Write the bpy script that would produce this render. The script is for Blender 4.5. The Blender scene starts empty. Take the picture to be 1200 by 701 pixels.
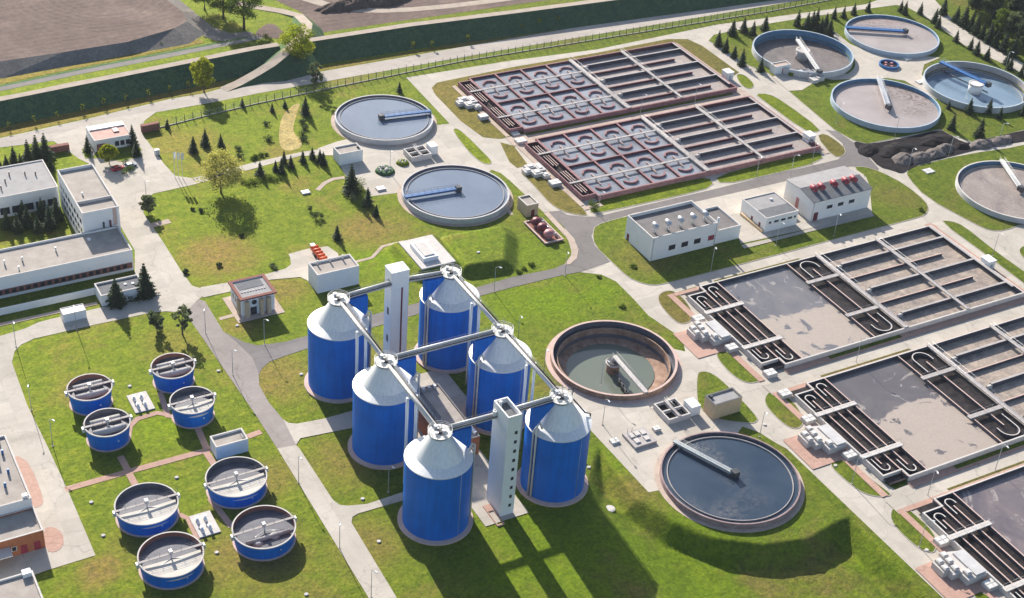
import bpy, bmesh, math, random
from mathutils import Vector, Matrix
from mathutils.geometry import tessellate_polygon
from mathutils.noise import noise as mnoise
R = math.radians
rng = random.Random(7)
scene = bpy.context.scene
col = scene.collection

# ------------------------------------------------------------------ camera and site survey
F, PIT, ROL, YAW = 1763.03, R(34.1028), R(-4.7439), R(31.3312)
CAM = Vector((0, 0, 250.0))
_fw = Vector((math.sin(YAW)*math.cos(PIT), math.cos(YAW)*math.cos(PIT), -math.sin(PIT)))
_r0 = Vector((math.cos(YAW), -math.sin(YAW), 0)); _d0 = _fw.cross(_r0)
_r = math.cos(ROL)*_r0 + math.sin(ROL)*_d0
_d = -math.sin(ROL)*_r0 + math.cos(ROL)*_d0

def P(px, py, z=0.0):
    """site position (metres) of a point measured on the survey photograph, at height z"""
    v = _fw + (px-600)/F*_r + (py-350.5)/F*_d
    t = (z-CAM.z)/v.z
    q = CAM + t*v
    return Vector((q.x, q.y, z))

cam_d = bpy.data.cameras.new('camera'); cam = bpy.data.objects.new('camera', cam_d); col.objects.link(cam)
m = Matrix((_r, -_d, -_fw)).transposed().to_4x4(); m.translation = CAM
cam.matrix_world = m
cam_d.sensor_fit = 'HORIZONTAL'; cam_d.sensor_width = 36.0; cam_d.lens = F/1200*36.0
cam_d.clip_start = 1; cam_d.clip_end = 20000
scene.camera = cam

# ------------------------------------------------------------------ light
SUN_AZ, SUN_EL = R(85.7), R(28.0)
w = bpy.data.worlds.new('World'); scene.world = w; w.use_nodes = True
nt = w.node_tree; bg = nt.nodes['Background']
sky = nt.nodes.new('ShaderNodeTexSky'); sky.sky_type = 'NISHITA'; sky.sun_disc = False
sky.sun_elevation = SUN_EL; sky.sun_rotation = R(90)-SUN_AZ; sky.air_density = 1.0; sky.dust_density = 1.5; sky.altitude = 200
nt.links.new(sky.outputs[0], bg.inputs[0]); bg.inputs[1].default_value = 0.098
sd = bpy.data.lights.new('sun', 'SUN'); sd.energy = 4.9; sd.angle = R(0.5); sd.color = (1.0, 0.93, 0.82)
so = bpy.data.objects.new('sun', sd); col.objects.link(so)
sdir = Vector((math.cos(SUN_AZ)*math.cos(SUN_EL), math.sin(SUN_AZ)*math.cos(SUN_EL), math.sin(SUN_EL)))
so.rotation_euler = sdir.to_track_quat('Z', 'Y').to_euler(); so.location = (200, 400, 400)
vs = scene.view_settings; vs.view_transform = 'Standard'; vs.look = 'None'; vs.gamma = 1; vs.use_curve_mapping = False
vs.exposure = 0.93

# ------------------------------------------------------------------ materials
MATS = {}
def nodes_of(name, rough=0.8, spec=0.3, metal=0.0):
    mt = bpy.data.materials.new(name); mt.use_nodes = True
    t = mt.node_tree; b = t.nodes['Principled BSDF']
    b.inputs['Roughness'].default_value = rough; b.inputs['Specular IOR Level'].default_value = spec
    b.inputs['Metallic'].default_value = metal
    MATS[name] = mt
    return mt, t, b
def geo(t):
    g = t.nodes.new('ShaderNodeNewGeometry'); return g.outputs['Position']
def nz(t, vec, scale, detail=4, rough=0.6, dist=0.0):
    n = t.nodes.new('ShaderNodeTexNoise'); n.inputs['Scale'].default_value = scale; n.inputs['Detail'].default_value = detail
    n.inputs['Roughness'].default_value = rough; n.inputs['Distortion'].default_value = dist
    t.links.new(vec, n.inputs['Vector']); return n.outputs['Fac']
def ramp(t, fac, stops):
    r = t.nodes.new('ShaderNodeValToRGB'); e = r.color_ramp.elements
    e[0].position, e[0].color = stops[0][0], (*stops[0][1], 1); e[1].position, e[1].color = stops[-1][0], (*stops[-1][1], 1)
    for p, c in stops[1:-1]:
        k = e.new(p); k.color = (*c, 1)
    t.links.new(fac, r.inputs[0]); return r.outputs[0]
def mix(t, fac, a, b, mode='MIX'):
    n = t.nodes.new('ShaderNodeMix'); n.data_type = 'RGBA'; n.blend_type = mode
    if hasattr(fac, 'name'): t.links.new(fac, n.inputs[0])
    else: n.inputs[0].default_value = fac
    for v, i in ((a, 6), (b, 7)):
        if hasattr(v, 'name'): t.links.new(v, n.inputs[i])
        else: n.inputs[i].default_value = (*v, 1)
    return n.outputs[2]
def math_(t, op, a, b=0.0):
    n = t.nodes.new('ShaderNodeMath'); n.operation = op
    for v, i in ((a, 0), (b, 1)):
        if hasattr(v, 'name'): t.links.new(v, n.inputs[i])
        else: n.inputs[i].default_value = v
    return n.outputs[0]
def bump(t, b, h, strength=0.4, dist=0.1):
    n = t.nodes.new('ShaderNodeBump'); n.inputs['Strength'].default_value = strength; n.inputs['Distance'].default_value = dist
    t.links.new(h, n.inputs['Height']); t.links.new(n.outputs[0], b.inputs['Normal'])
def setc(t, b, c): t.links.new(c, b.inputs['Base Color'])
def scaled(t, vec, s):
    n = t.nodes.new('ShaderNodeVectorMath'); n.operation = 'MULTIPLY'; t.links.new(vec, n.inputs[0]); n.inputs[1].default_value = s
    return n.outputs[0]
def sep(t, vec):
    n = t.nodes.new('ShaderNodeSeparateXYZ'); t.links.new(vec, n.inputs[0]); return n.outputs

def mottled(name, c1, c2, scale=0.6, rough=0.85, spec=0.2, metal=0.0, fine=6.0, amt=0.35, bmp=0.0):
    mt, t, b = nodes_of(name, rough, spec, metal); p = geo(t)
    base = ramp(t, nz(t, p, scale, 5), [(0.3, c1), (0.7, c2)])
    f = nz(t, p, fine, 4)
    g = ramp(t, f, [(0.3, (1-amt,)*3), (0.7, (1+amt*0.4,)*3)])
    setc(t, b, mix(t, 1.0, base, g, 'MULTIPLY'))
    if bmp: bump(t, b, f, bmp, 0.1)
    return mt

BLOBS_DRY = [(255,300,13,1),(430,268,12,.9),(330,440,12,.7),(455,420,9,.6),(95,455,8,.6),(60,640,9,.5),(310,560,9,.7),(295,650,14,.8),(395,545,10,.6),(430,640,10,.7),(330,180,8,.7),(215,170,14,.6),(760,300,12,.5),(1050,230,10,.5),(905,570,9,.8),(745,572,7,.7),(330,340,9,.8),(285,380,7,.8),(560,420,10,.6),(600,470,12,.5),(118,668,6,1),(640,190,4,.5),(520,345,8,.5),(155,640,8,.4),(205,405,10,.5)]
BLOBS_LUSH = [(640,350,14,1),(600,360,10,.8),(700,345,9,.9),(445,305,10,.9),(540,285,12,.6),(620,295,12,.5),(640,640,22,.9),(780,670,26,.9),(960,680,24,.7),(720,545,8,.9),(190,500,9,.7),(110,500,9,.6),(255,610,8,.6),(175,300,8,.5),(700,240,5,.7),(840,590,12,.6),(1000,120,14,.4)]
def blobmask(t, p, blobs):
    n1 = math_(t, 'MULTIPLY', math_(t, 'SUBTRACT', nz(t, p, 0.11, 7, 0.68), 0.5), 1.5)
    tot = None
    for px, py, rad, k in blobs:
        c = P(px, py)
        d = t.nodes.new('ShaderNodeVectorMath'); d.operation = 'DISTANCE'; t.links.new(p, d.inputs[0]); d.inputs[1].default_value = c
        m_ = t.nodes.new('ShaderNodeMapRange'); m_.interpolation_type = 'SMOOTHSTEP'; m_.inputs[1].default_value = 1.35; m_.inputs[2].default_value = 0.25; m_.inputs[3].default_value = 0; m_.inputs[4].default_value = k
        t.links.new(math_(t, 'ADD', math_(t, 'DIVIDE', d.outputs['Value'], rad), n1), m_.inputs[0])
        tot = m_.outputs[0] if tot is None else math_(t, 'MAXIMUM', tot, m_.outputs[0])
    return tot
def grass(name, dark, mid, light, dry, dryamt=0.55, big=0.035, blobs=False):
    mt, t, b = nodes_of(name, 0.9, 0.08); p = geo(t)
    c = ramp(t, nz(t, p, 0.22, 8, 0.74), [(0.3, dark), (0.47, mid), (0.66, light)])
    dr = mix(t, ramp(t, nz(t, p, 0.35, 7, 0.75), [(0.3, (0, 0, 0)), (0.7, (1, 1, 1))]), dry, (0.125, 0.118, 0.026))
    d = ramp(t, nz(t, p, big, 7, 0.7, 0.4), [(dryamt, (0, 0, 0)), (dryamt+0.2, (1, 1, 1))])
    if blobs:
        c = mix(t, blobmask(t, p, BLOBS_LUSH), c, mix(t, nz(t, p, 0.3, 7, 0.75), (0.076, 0.132, 0.007), (0.146, 0.212, 0.013)))
        c = mix(t, blobmask(t, p, BLOBS_DRY), c, dr)
    c = mix(t, d, c, dr)
    tuft = nz(t, p, 1.1, 8, 0.78)
    c = mix(t, 1.0, c, ramp(t, tuft, [(0.3, (0.46, 0.50, 0.55)), (0.5, (1.06, 1.06, 1.06)), (0.7, (1.62, 1.5, 1.35))]), 'MULTIPLY')
    clump = nz(t, p, 0.45, 6, 0.7)
    c = mix(t, 1.0, c, ramp(t, clump, [(0.35, (0.78, 0.82, 0.86)), (0.6, (1.2, 1.17, 1.05))]), 'MULTIPLY')
    setc(t, b, mix(t, 1.0, c, (0.56, 0.58, 0.66), 'MULTIPLY')); bump(t, b, math_(t, 'ADD', tuft, clump), 0.6, 0.3)
    # waxy blades: a broad leaf coloured gloss besides the matt turf
    gl = t.nodes.new('ShaderNodeBsdfGlossy'); gl.inputs['Roughness'].default_value = 0.62
    t.links.new(mix(t, 1.0, c, (0.31, 0.285, 0.17), "MULTIPLY"), gl.inputs['Color'])
    t.links.new(b.inputs['Normal'].links[0].from_socket, gl.inputs['Normal'])
    ad = t.nodes.new('ShaderNodeAddShader'); t.links.new(b.outputs[0], ad.inputs[0]); t.links.new(gl.outputs[0], ad.inputs[1])
    t.links.new(ad.outputs[0], t.nodes['Material Output'].inputs[0]); return mt
grass('lawn_grass', (0.066, 0.106, 0.011), (0.098, 0.138, 0.015), (0.136, 0.166, 0.022), (0.190, 0.135, 0.062), 0.53, blobs=True)
grass('lush_grass', (0.070, 0.108, 0.007), (0.110, 0.150, 0.010), (0.160, 0.195, 0.015), (0.120, 0.125, 0.030), 0.64)
grass('dry_grass', (0.085, 0.085, 0.022), (0.120, 0.110, 0.030), (0.150, 0.130, 0.040), (0.175, 0.128, 0.060), 0.45)
grass('tan_grass', (0.20, 0.165, 0.085), (0.26, 0.22, 0.12), (0.33, 0.28, 0.16), (0.26, 0.21, 0.12), 0.5)
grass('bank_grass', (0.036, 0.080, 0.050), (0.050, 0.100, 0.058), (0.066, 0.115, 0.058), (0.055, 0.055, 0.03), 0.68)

def concrete(name, c1, c2, bw, bh, joint=0.75, rot=0.0, stain=0.25):
    mt, t, b = nodes_of(name, 0.85, 0.2); p = geo(t)
    base = ramp(t, nz(t, p, 0.05, 6, 0.6), [(0.3, c1), (0.72, c2)])
    br = t.nodes.new('ShaderNodeTexBrick'); br.offset = 0
    br.inputs['Scale'].default_value = 1.0; br.inputs['Brick Width'].default_value = bw; br.inputs['Row Height'].default_value = bh
    br.inputs['Mortar Size'].default_value = 0.035; br.inputs['Mortar Smooth'].default_value = 0.3
    br.inputs['Color1'].default_value = (1, 1, 1, 1); br.inputs['Color2'].default_value = (0.86, 0.865, 0.87, 1); br.inputs['Mortar'].default_value = (joint,)*3+(1,)
    t.links.new(p, br.inputs['Vector'])
    c = mix(t, 1.0, base, br.outputs['Color'], 'MULTIPLY')
    s = ramp(t, nz(t, p, 0.3, 9, 0.75, 0.3), [(0.36, (1-stain*.45,)*3), (0.6, (1, 1, 1))])
    sp = ramp(t, nz(t, p, 0.8, 3, 0.5), [(0.70, (1, 1, 1)), (0.76, (1-stain,)*3)]); s = mix(t, 1.0, s, sp, 'MULTIPLY')
    c = mix(t, 1.0, c, s, 'MULTIPLY')
    c = mix(t, 1.0, c, ramp(t, nz(t, p, 5, 3), [(0.3, (0.9,)*3), (0.7, (1.05,)*3)]), 'MULTIPLY')
    vo = t.nodes.new('ShaderNodeTexVoronoi'); vo.feature = 'DISTANCE_TO_EDGE'; vo.inputs['Scale'].default_value = 0.07
    wp = t.nodes.new('ShaderNodeVectorMath'); wp.operation = 'ADD'; t.links.new(p, wp.inputs[0])
    nv = t.nodes.new('ShaderNodeTexNoise'); nv.inputs['Scale'].default_value = 0.25; nv.inputs['Detail'].default_value = 5; t.links.new(p, nv.inputs['Vector']); t.links.new(scaled(t, nv.outputs['Color'], (6, 6, 0)), wp.inputs[1])
    t.links.new(wp.outputs[0], vo.inputs['Vector'])
    c = mix(t, 1.0, c, ramp(t, vo.outputs['Distance'], [(0.002, (0.80,)*3), (0.010, (1, 1, 1))]), 'MULTIPLY')
    setc(t, b, c); return mt
concrete('concrete_slab', (0.45, 0.405, 0.35), (0.54, 0.49, 0.43), 6, 5, 0.80)
concrete('road_concrete', (0.40, 0.355, 0.315), (0.48, 0.43, 0.385), 7, 4, 0.78, stain=0.2)
concrete('asphalt', (0.175, 0.158, 0.155), (0.225, 0.205, 0.20), 40, 20, 0.9, stain=0.3)
concrete('worn_asphalt', (0.275, 0.24, 0.225), (0.335, 0.297, 0.28), 30, 14, 0.9, stain=0.3)
concrete('brick_paving', (0.44, 0.275, 0.22), (0.53, 0.34, 0.275), 0.9, 0.45, 0.85, stain=0.2)
concrete('pale_paving', (0.44, 0.34, 0.28), (0.53, 0.43, 0.365), 1.5, 1.5, 0.88, stain=0.2)
mottled('kerb_stone', (0.36, 0.33, 0.29), (0.45, 0.41, 0.36), 0.8)
mottled('white_wall', (0.76, 0.755, 0.74), (0.82, 0.815, 0.80), 0.3, 0.7, amt=0.08)
mottled('cream_wall', (0.50, 0.38, 0.24), (0.58, 0.45, 0.29), 0.5, amt=0.12)
mottled('grey_wall', (0.45, 0.44, 0.45), (0.55, 0.54, 0.54), 0.5, amt=0.15)
mottled('brick_wall', (0.34, 0.12, 0.06), (0.45, 0.17, 0.085), 1.5, amt=0.3)
mottled('dark_brick', (0.20, 0.085, 0.07), (0.28, 0.12, 0.10), 1.2, amt=0.3)
mottled('roof_felt', (0.30, 0.265, 0.24), (0.40, 0.36, 0.325), 0.35, amt=0.15)
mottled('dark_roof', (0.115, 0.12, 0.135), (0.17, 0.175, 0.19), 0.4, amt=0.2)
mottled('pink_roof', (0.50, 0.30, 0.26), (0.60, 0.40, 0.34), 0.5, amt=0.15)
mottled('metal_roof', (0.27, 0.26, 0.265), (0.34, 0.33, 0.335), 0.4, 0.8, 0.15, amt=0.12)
mottled('grey_felt', (0.15, 0.14, 0.14), (0.205, 0.19, 0.19), 0.35, 0.85, 0.15, amt=0.15)
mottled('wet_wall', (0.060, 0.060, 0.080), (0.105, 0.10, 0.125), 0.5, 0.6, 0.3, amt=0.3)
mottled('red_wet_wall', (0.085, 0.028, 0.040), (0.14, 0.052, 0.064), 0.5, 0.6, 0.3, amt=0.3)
mottled('wall_concrete', (0.36, 0.33, 0.325), (0.47, 0.435, 0.42), 0.5, amt=0.25)
mottled('pale_concrete', (0.50, 0.47, 0.45), (0.60, 0.565, 0.54), 0.6, amt=0.2)
mottled('reddish_concrete', (0.24, 0.12, 0.13), (0.36, 0.205, 0.21), 0.7, amt=0.3)
mottled('plum_concrete', (0.22, 0.15, 0.16), (0.40, 0.30, 0.30), 0.6, amt=0.25)
mottled('pink_concrete', (0.50, 0.36, 0.32), (0.60, 0.45, 0.40), 0.6, amt=0.2)
mottled('rust_concrete', (0.22, 0.13, 0.09), (0.42, 0.29, 0.22), 0.5, amt=0.35)
mottled('tank_inner', (0.085, 0.09, 0.12), (0.145, 0.145, 0.175), 0.4, 0.55, amt=0.3)
mottled('blue_rim', (0.33, 0.40, 0.48), (0.42, 0.48, 0.55), 0.5, amt=0.15)
mottled('blue_inner', (0.075, 0.17, 0.29), (0.13, 0.25, 0.38), 0.4, 0.6, amt=0.25)
mottled('glass_dark', (0.02, 0.025, 0.035), (0.04, 0.045, 0.06), 0.6, 0.12, 0.6, amt=0.1)
mottled('red_paint', (0.24, 0.025, 0.045), (0.32, 0.04, 0.065), 0.8, 0.5, 0.4, amt=0.15)
mottled('dark_red', (0.12, 0.012, 0.025), (0.17, 0.02, 0.035), 0.8, 0.5, 0.4, amt=0.15)
mottled('orange_paint', (0.55, 0.07, 0.015), (0.65, 0.10, 0.02), 0.8, 0.5, 0.4, amt=0.15)
mottled('pink_paint', (0.42, 0.16, 0.17), (0.50, 0.22, 0.22), 0.8, 0.5, 0.4, amt=0.2)
mottled('steel', (0.42, 0.43, 0.45), (0.56, 0.57, 0.59), 0.9, 0.42, 0.5, 0.35, amt=0.15)
mottled('pale_steel', (0.58, 0.57, 0.55), (0.70, 0.69, 0.66), 0.9, 0.45, 0.4, 0.1, amt=0.12)
mottled('cover_white', (0.48, 0.45, 0.41), (0.58, 0.55, 0.50), 0.5, 0.7, amt=0.12)
mottled('white_paint', (0.74, 0.74, 0.74), (0.80, 0.80, 0.79), 0.6, 0.5, 0.4, amt=0.08)
mottled('dark_metal', (0.045, 0.047, 0.055), (0.08, 0.082, 0.09), 0.9, 0.5, 0.4, amt=0.2)
mottled('bridge_blue', (0.02, 0.105, 0.30), (0.035, 0.15, 0.38), 0.7, 0.5, 0.4, amt=0.15)
mottled('lamp_metal', (0.33, 0.36, 0.37), (0.42, 0.45, 0.46), 0.9, 0.5, 0.4, 0.2, amt=0.1)
mottled('bark', (0.06, 0.04, 0.028), (0.12, 0.085, 0.06), 2, amt=0.4)
mottled('black_compost', (0.010, 0.009, 0.011), (0.030, 0.026, 0.030), 0.35, 0.95, 0.1, amt=0.5, fine=1.8, bmp=0.8)
mottled('dark_soil', (0.085, 0.062, 0.055), (0.15, 0.115, 0.10), 0.4, 0.95, 0.1, amt=0.4, fine=1.5, bmp=0.8)
mottled('grey_compost', (0.10, 0.09, 0.085), (0.22, 0.19, 0.18), 0.5, 0.95, 0.1, amt=0.5, fine=2.0, bmp=0.8)
mottled('grey_bank', (0.17, 0.155, 0.15), (0.25, 0.225, 0.205), 0.12, 0.95, 0.1, amt=0.3, fine=1.0, bmp=0.5)
mottled('ditch_bed', (0.20, 0.19, 0.18), (0.27, 0.25, 0.235), 0.2, 0.9, 0.1, amt=0.2)
mottled('dirt_track', (0.36, 0.30, 0.25), (0.46, 0.39, 0.33), 0.3, 0.95, 0.1, amt=0.2)
mottled('car_red', (0.42, 0.02, 0.04), (0.48, 0.03, 0.05), 0.4, 0.3, 0.5, amt=0.05)
mottled('car_grey', (0.30, 0.34, 0.38), (0.36, 0.40, 0.44), 0.4, 0.3, 0.5, amt=0.05)
mottled('rubber', (0.015, 0.015, 0.016), (0.025, 0.025, 0.026), 2, 0.8, amt=0.2)

def blue_steel():
    mt, t, b = nodes_of('silo_blue', 0.5, 0.2); p = geo(t)
    st = nz(t, scaled(t, p, (1.2, 1.2, 0.05)), 1.0, 5)
    c = ramp(t, st, [(0.3, (0.0, 0.120, 0.50)), (0.7, (0.0, 0.158, 0.64))])
    c = mix(t, 1.0, c, ramp(t, nz(t, p, 0.25, 6), [(0.35, (0.88,)*3), (0.65, (1.04,)*3)]), 'MULTIPLY')
    setc(t, b, c)
    wv = t.nodes.new('ShaderNodeTexWave'); wv.bands_direction = 'Z'; wv.inputs['Scale'].default_value = 0.22
    t.links.new(p, wv.inputs['Vector']); bump(t, b, wv.outputs['Fac'], 0.12, 0.05)
    return mt
blue_steel()
def cone_metal():
    mt, t, b = nodes_of('cone_metal', 0.45, 0.5, 0.1)
    tc = t.nodes.new('ShaderNodeTexCoord'); o = sep(t, tc.outputs['Object'])
    an = math_(t, 'ARCTAN2', o[1], o[0])
    s = math_(t, 'FRACT', math_(t, 'MULTIPLY', an, 36/math.tau))
    seam = ramp(t, s, [(0.0, (0.72,)*3), (0.07, (1,)*3), (0.97, (1,)*3)])
    st = nz(t, scaled(t, tc.outputs['Object'], (1.5, 1.5, 0.15)), 1.0, 5)
    c = ramp(t, st, [(0.3, (0.64, 0.645, 0.65)), (0.7, (0.78, 0.78, 0.77))])
    setc(t, b, mix(t, 1.0, c, seam, 'MULTIPLY')); return mt
cone_metal()

def water(name, c1, c2, scale=0.05, rough=0.08, spec=0.5, bmp=0.02):
    mt, t, b = nodes_of(name, rough, spec); p = geo(t)
    setc(t, b, ramp(t, nz(t, p, scale, 6, 0.6, 0.8), [(0.35, c1), (0.65, c2)]))
    bump(t, b, nz(t, p, 1.5, 4), bmp, 0.1); return mt
water('pale_water', (0.125, 0.162, 0.22), (0.165, 0.205, 0.27), 0.03, 0.10)
water('cell_water', (0.17, 0.175, 0.20), (0.27, 0.285, 0.32), 0.05, 0.2)
water('dark_water', (0.022, 0.040, 0.068), (0.040, 0.060, 0.090), 0.05, 0.08)
water('green_water', (0.125, 0.145, 0.12), (0.145, 0.165, 0.135), 0.05, 0.08)
water('channel_water', (0.012, 0.010, 0.012), (0.042, 0.034, 0.034), 0.6, 0.5, 0.15, 0.1)
water('pool_water', (0.12, 0.185, 0.25), (0.19, 0.26, 0.33), 0.05, 0.1)
def scum(name, base, blobs, colour, rough=0.1):
    mt, t, b = nodes_of(name, rough, 0.5); p = geo(t)
    m_ = blobmask(t, p, blobs); f = nz(t, p, 0.35, 8, 0.65, 2.0)
    k = math_(t, 'MULTIPLY', m_, ramp(t, f, [(0.38, (0, 0, 0)), (0.62, (1, 1, 1))]))
    big = ramp(t, nz(t, p, 0.06, 6), [(0.35, base[0]), (0.65, base[1])])
    setc(t, b, mix(t, k, big, colour)); t.links.new(math_(t, 'ADD', rough, math_(t, 'MULTIPLY', k, 0.3)), b.inputs['Roughness']); return mt
scum('scum_water', ((0.022, 0.040, 0.068), (0.040, 0.060, 0.090)), [(805,517,4,.9),(822,530,5,.9),(838,540,4,.8),(850,604,6,.6),(815,598,5,.4),(880,590,6,.35),(862,560,5,.3)], (0.13, 0.13, 0.135))
scum('patched_scum', ((0.27, 0.225, 0.215), (0.35, 0.30, 0.29)), [(1060,112,10,1),(1072,118,9,1),(1052,104,8,1),(1070,130,8,.7),(1085,124,8,.8)], (0.10, 0.075, 0.065), 0.45)
scum('streaked_sludge', ((0.28, 0.235, 0.22), (0.36, 0.31, 0.29)), [(1010,28,10,1),(1030,24,10,1),(1050,26,8,.8),(1070,45,7,.4)], (0.17, 0.115, 0.105), 0.4)
def sludge(name, a, b_, c_, s1=0.12, s2=1.2, rough=0.55):
    mt, t, b = nodes_of(name, rough, 0.3); p = geo(t)
    big = ramp(t, nz(t, p, s1, 7, 0.68, 1.2), [(0.32, a), (0.5, b_), (0.66, c_)])
    f = nz(t, p, s2, 7, 0.72, 0.5)
    setc(t, b, mix(t, 1.0, big, ramp(t, f, [(0.3, (0.72,)*3), (0.65, (1.12,)*3)]), 'MULTIPLY'))
    bump(t, b, f, 0.3, 0.15); return mt
sludge('lane_sludge', (0.26, 0.225, 0.215), (0.325, 0.275, 0.255), (0.375, 0.315, 0.285), 0.10, 1.0)
sludge('brown_sludge', (0.19, 0.16, 0.145), (0.31, 0.255, 0.215), (0.44, 0.355, 0.285), 0.25, 1.6)
sludge('grey_sludge', (0.20, 0.165, 0.155), (0.27, 0.225, 0.205), (0.33, 0.28, 0.25), 0.07, 1.3)
sludge('pink_sludge', (0.17, 0.12, 0.105), (0.40, 0.33, 0.31), (0.46, 0.39, 0.37), 0.07, 0.6)
sludge('dusk_sludge', (0.10, 0.09, 0.09), (0.15, 0.13, 0.125), (0.20, 0.17, 0.16), 0.08, 1.2)
def lake(name, x0, y0, x1, y1, thr, foam, liquid, invert=False):
    """liquid with a raft of foam lying to the lower right of the line x0,y0 - x1,y1"""
    mt, t, b = nodes_of(name, 0.35, 0.4); p = geo(t); o = sep(t, p)
    nx, ny = (y1-y0), -(x1-x0); ln = math.hypot(nx, ny); nx /= ln; ny /= ln
    dist = math_(t, 'ADD', math_(t, 'MULTIPLY', math_(t, 'SUBTRACT', o[0], x0), nx), math_(t, 'MULTIPLY', math_(t, 'SUBTRACT', o[1], y0), ny))
    n1 = math_(t, 'MULTIPLY', math_(t, 'SUBTRACT', nz(t, p, 0.085, 6, 0.6, 0.7), 0.5), thr)
    v = math_(t, 'ADD', dist, n1)
    edge = t.nodes.new('ShaderNodeMapRange'); edge.inputs[1].default_value = -0.4; edge.inputs[2].default_value = 0.4; t.links.new(v, edge.inputs[0])
    holes = ramp(t, nz(t, p, 0.11, 6, 0.55, 1.0), [(0.58, (1, 1, 1)), (0.605, (0, 0, 0))])
    fm = mix(t, nz(t, p, 0.5, 7, 0.7), foam[0], foam[1])
    fm = mix(t, 1.0, fm, ramp(t, nz(t, p, 2.2, 5, 0.7), [(0.3, (0.85,)*3), (0.7, (1.06,)*3)]), 'MULTIPLY')
    lq = mix(t, ramp(t, nz(t, p, 0.06, 7, 0.6, 2.0), [(0.4, (0, 0, 0)), (0.68, (1, 1, 1))]), liquid[0], liquid[1])
    wisp = ramp(t, nz(t, p, 0.10, 8, 0.62, 2.4), [(0.585, (0, 0, 0)), (0.63, (0.8, 0.8, 0.8))])
    lq = mix(t, wisp, lq, (0.33, 0.295, 0.275))
    k = math_(t, 'MULTIPLY', edge.outputs[0], holes)
    setc(t, b, mix(t, k, lq, fm))
    t.links.new(math_(t, 'ADD', math_(t, 'MULTIPLY', k, 0.35), 0.28), b.inputs['Roughness']); return mt

def furrow():
    mt, t, b = nodes_of('ploughed_soil', 0.95, 0.1); p = geo(t)
    c = ramp(t, nz(t, p, 0.03, 8, 0.7, 0.5), [(0.3, (0.115, 0.082, 0.074)), (0.5, (0.16, 0.118, 0.105)), (0.7, (0.25, 0.19, 0.16))])
    wv = t.nodes.new('ShaderNodeTexWave'); wv.bands_direction = 'Y'; wv.inputs['Scale'].default_value = 0.09; wv.inputs['Distortion'].default_value = 2.5; wv.inputs['Detail'].default_value = 3
    wv.inputs['Detail Scale'].default_value = 0.4
    t.links.new(p, wv.inputs['Vector'])
    c = mix(t, 0.10, c, ramp(t, wv.outputs['Fac'], [(0.3, (0.13, 0.09, 0.08)), (0.8, (0.26, 0.19, 0.16))]))
    c = mix(t, 1.0, c, ramp(t, nz(t, p, 0.5, 8, 0.75), [(0.3, (0.7,)*3), (0.7, (1.2,)*3)]), 'MULTIPLY')
    q = P(120, -6, 3.2); dv = t.nodes.new('ShaderNodeVectorMath'); dv.operation = 'DISTANCE'; t.links.new(p, dv.inputs[0]); dv.inputs[1].default_value = q
    rr = math_(t, 'ADD', dv.outputs['Value'], math_(t, 'MULTIPLY', nz(t, p, 0.05, 4), 7.0))
    sw = math_(t, 'SINE', math_(t, 'MULTIPLY', rr, 2.1))
    msk = ramp(t, math_(t, 'DIVIDE', rr, 50.0), [(0.32, (0, 0, 0)), (0.45, (1, 1, 1)), (0.72, (1, 1, 1)), (0.85, (0, 0, 0))])
    k = math_(t, 'MULTIPLY', msk, ramp(t, sw, [(0.35, (0, 0, 0)), (0.9, (1, 1, 1))])); c = mix(t, math_(t, 'MULTIPLY', k, 0.14), c, (0.31, 0.25, 0.215))
    setc(t, b, c); bump(t, b, nz(t, p, 0.8, 6, 0.7), 0.6, 0.4); return mt
furrow()
def leaf(name, c1, c2, c3, tr=0.45):
    mt, t, b = nodes_of(name, 0.7, 0.2)
    oi = t.nodes.new('ShaderNodeObjectInfo'); gm = t.nodes.new('ShaderNodeNewGeometry')
    r = math_(t, 'ADD', math_(t, 'MULTIPLY', gm.outputs['Random Per Island'], 0.75), math_(t, 'MULTIPLY', oi.outputs['Random'], 0.25))
    c = ramp(t, r, [(0.1, c1), (0.5, c2), (0.9, c3)]); setc(t, b, c)
    tl = t.nodes.new('ShaderNodeBsdfTranslucent'); t.links.new(mix(t, 1.0, c, (1.0, 1.0, 0.55), 'MULTIPLY'), tl.inputs[0])
    mx = t.nodes.new('ShaderNodeMixShader'); mx.inputs[0].default_value = tr
    t.links.new(b.outputs[0], mx.inputs[1]); t.links.new(tl.outputs[0], mx.inputs[2]); t.links.new(mx.outputs[0], t.nodes['Material Output'].inputs[0]); return mt
leaf('leaf_bright', (0.16, 0.21, 0.012), (0.28, 0.32, 0.02), (0.42, 0.42, 0.04), 0.6)
leaf('leaf_yellow', (0.30, 0.29, 0.09), (0.44, 0.42, 0.15), (0.58, 0.54, 0.24), 0.55)
leaf('leaf_green', (0.045, 0.085, 0.012), (0.085, 0.14, 0.02), (0.15, 0.20, 0.035), 0.5)
leaf('leaf_grey', (0.095, 0.13, 0.075), (0.145, 0.18, 0.105), (0.21, 0.24, 0.145), 0.5)
leaf('needle', (0.018, 0.042, 0.022), (0.034, 0.062, 0.030), (0.058, 0.088, 0.040), 0.3)
leaf('needle_grey', (0.030, 0.048, 0.032), (0.045, 0.068, 0.042), (0.07, 0.095, 0.055))

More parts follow.
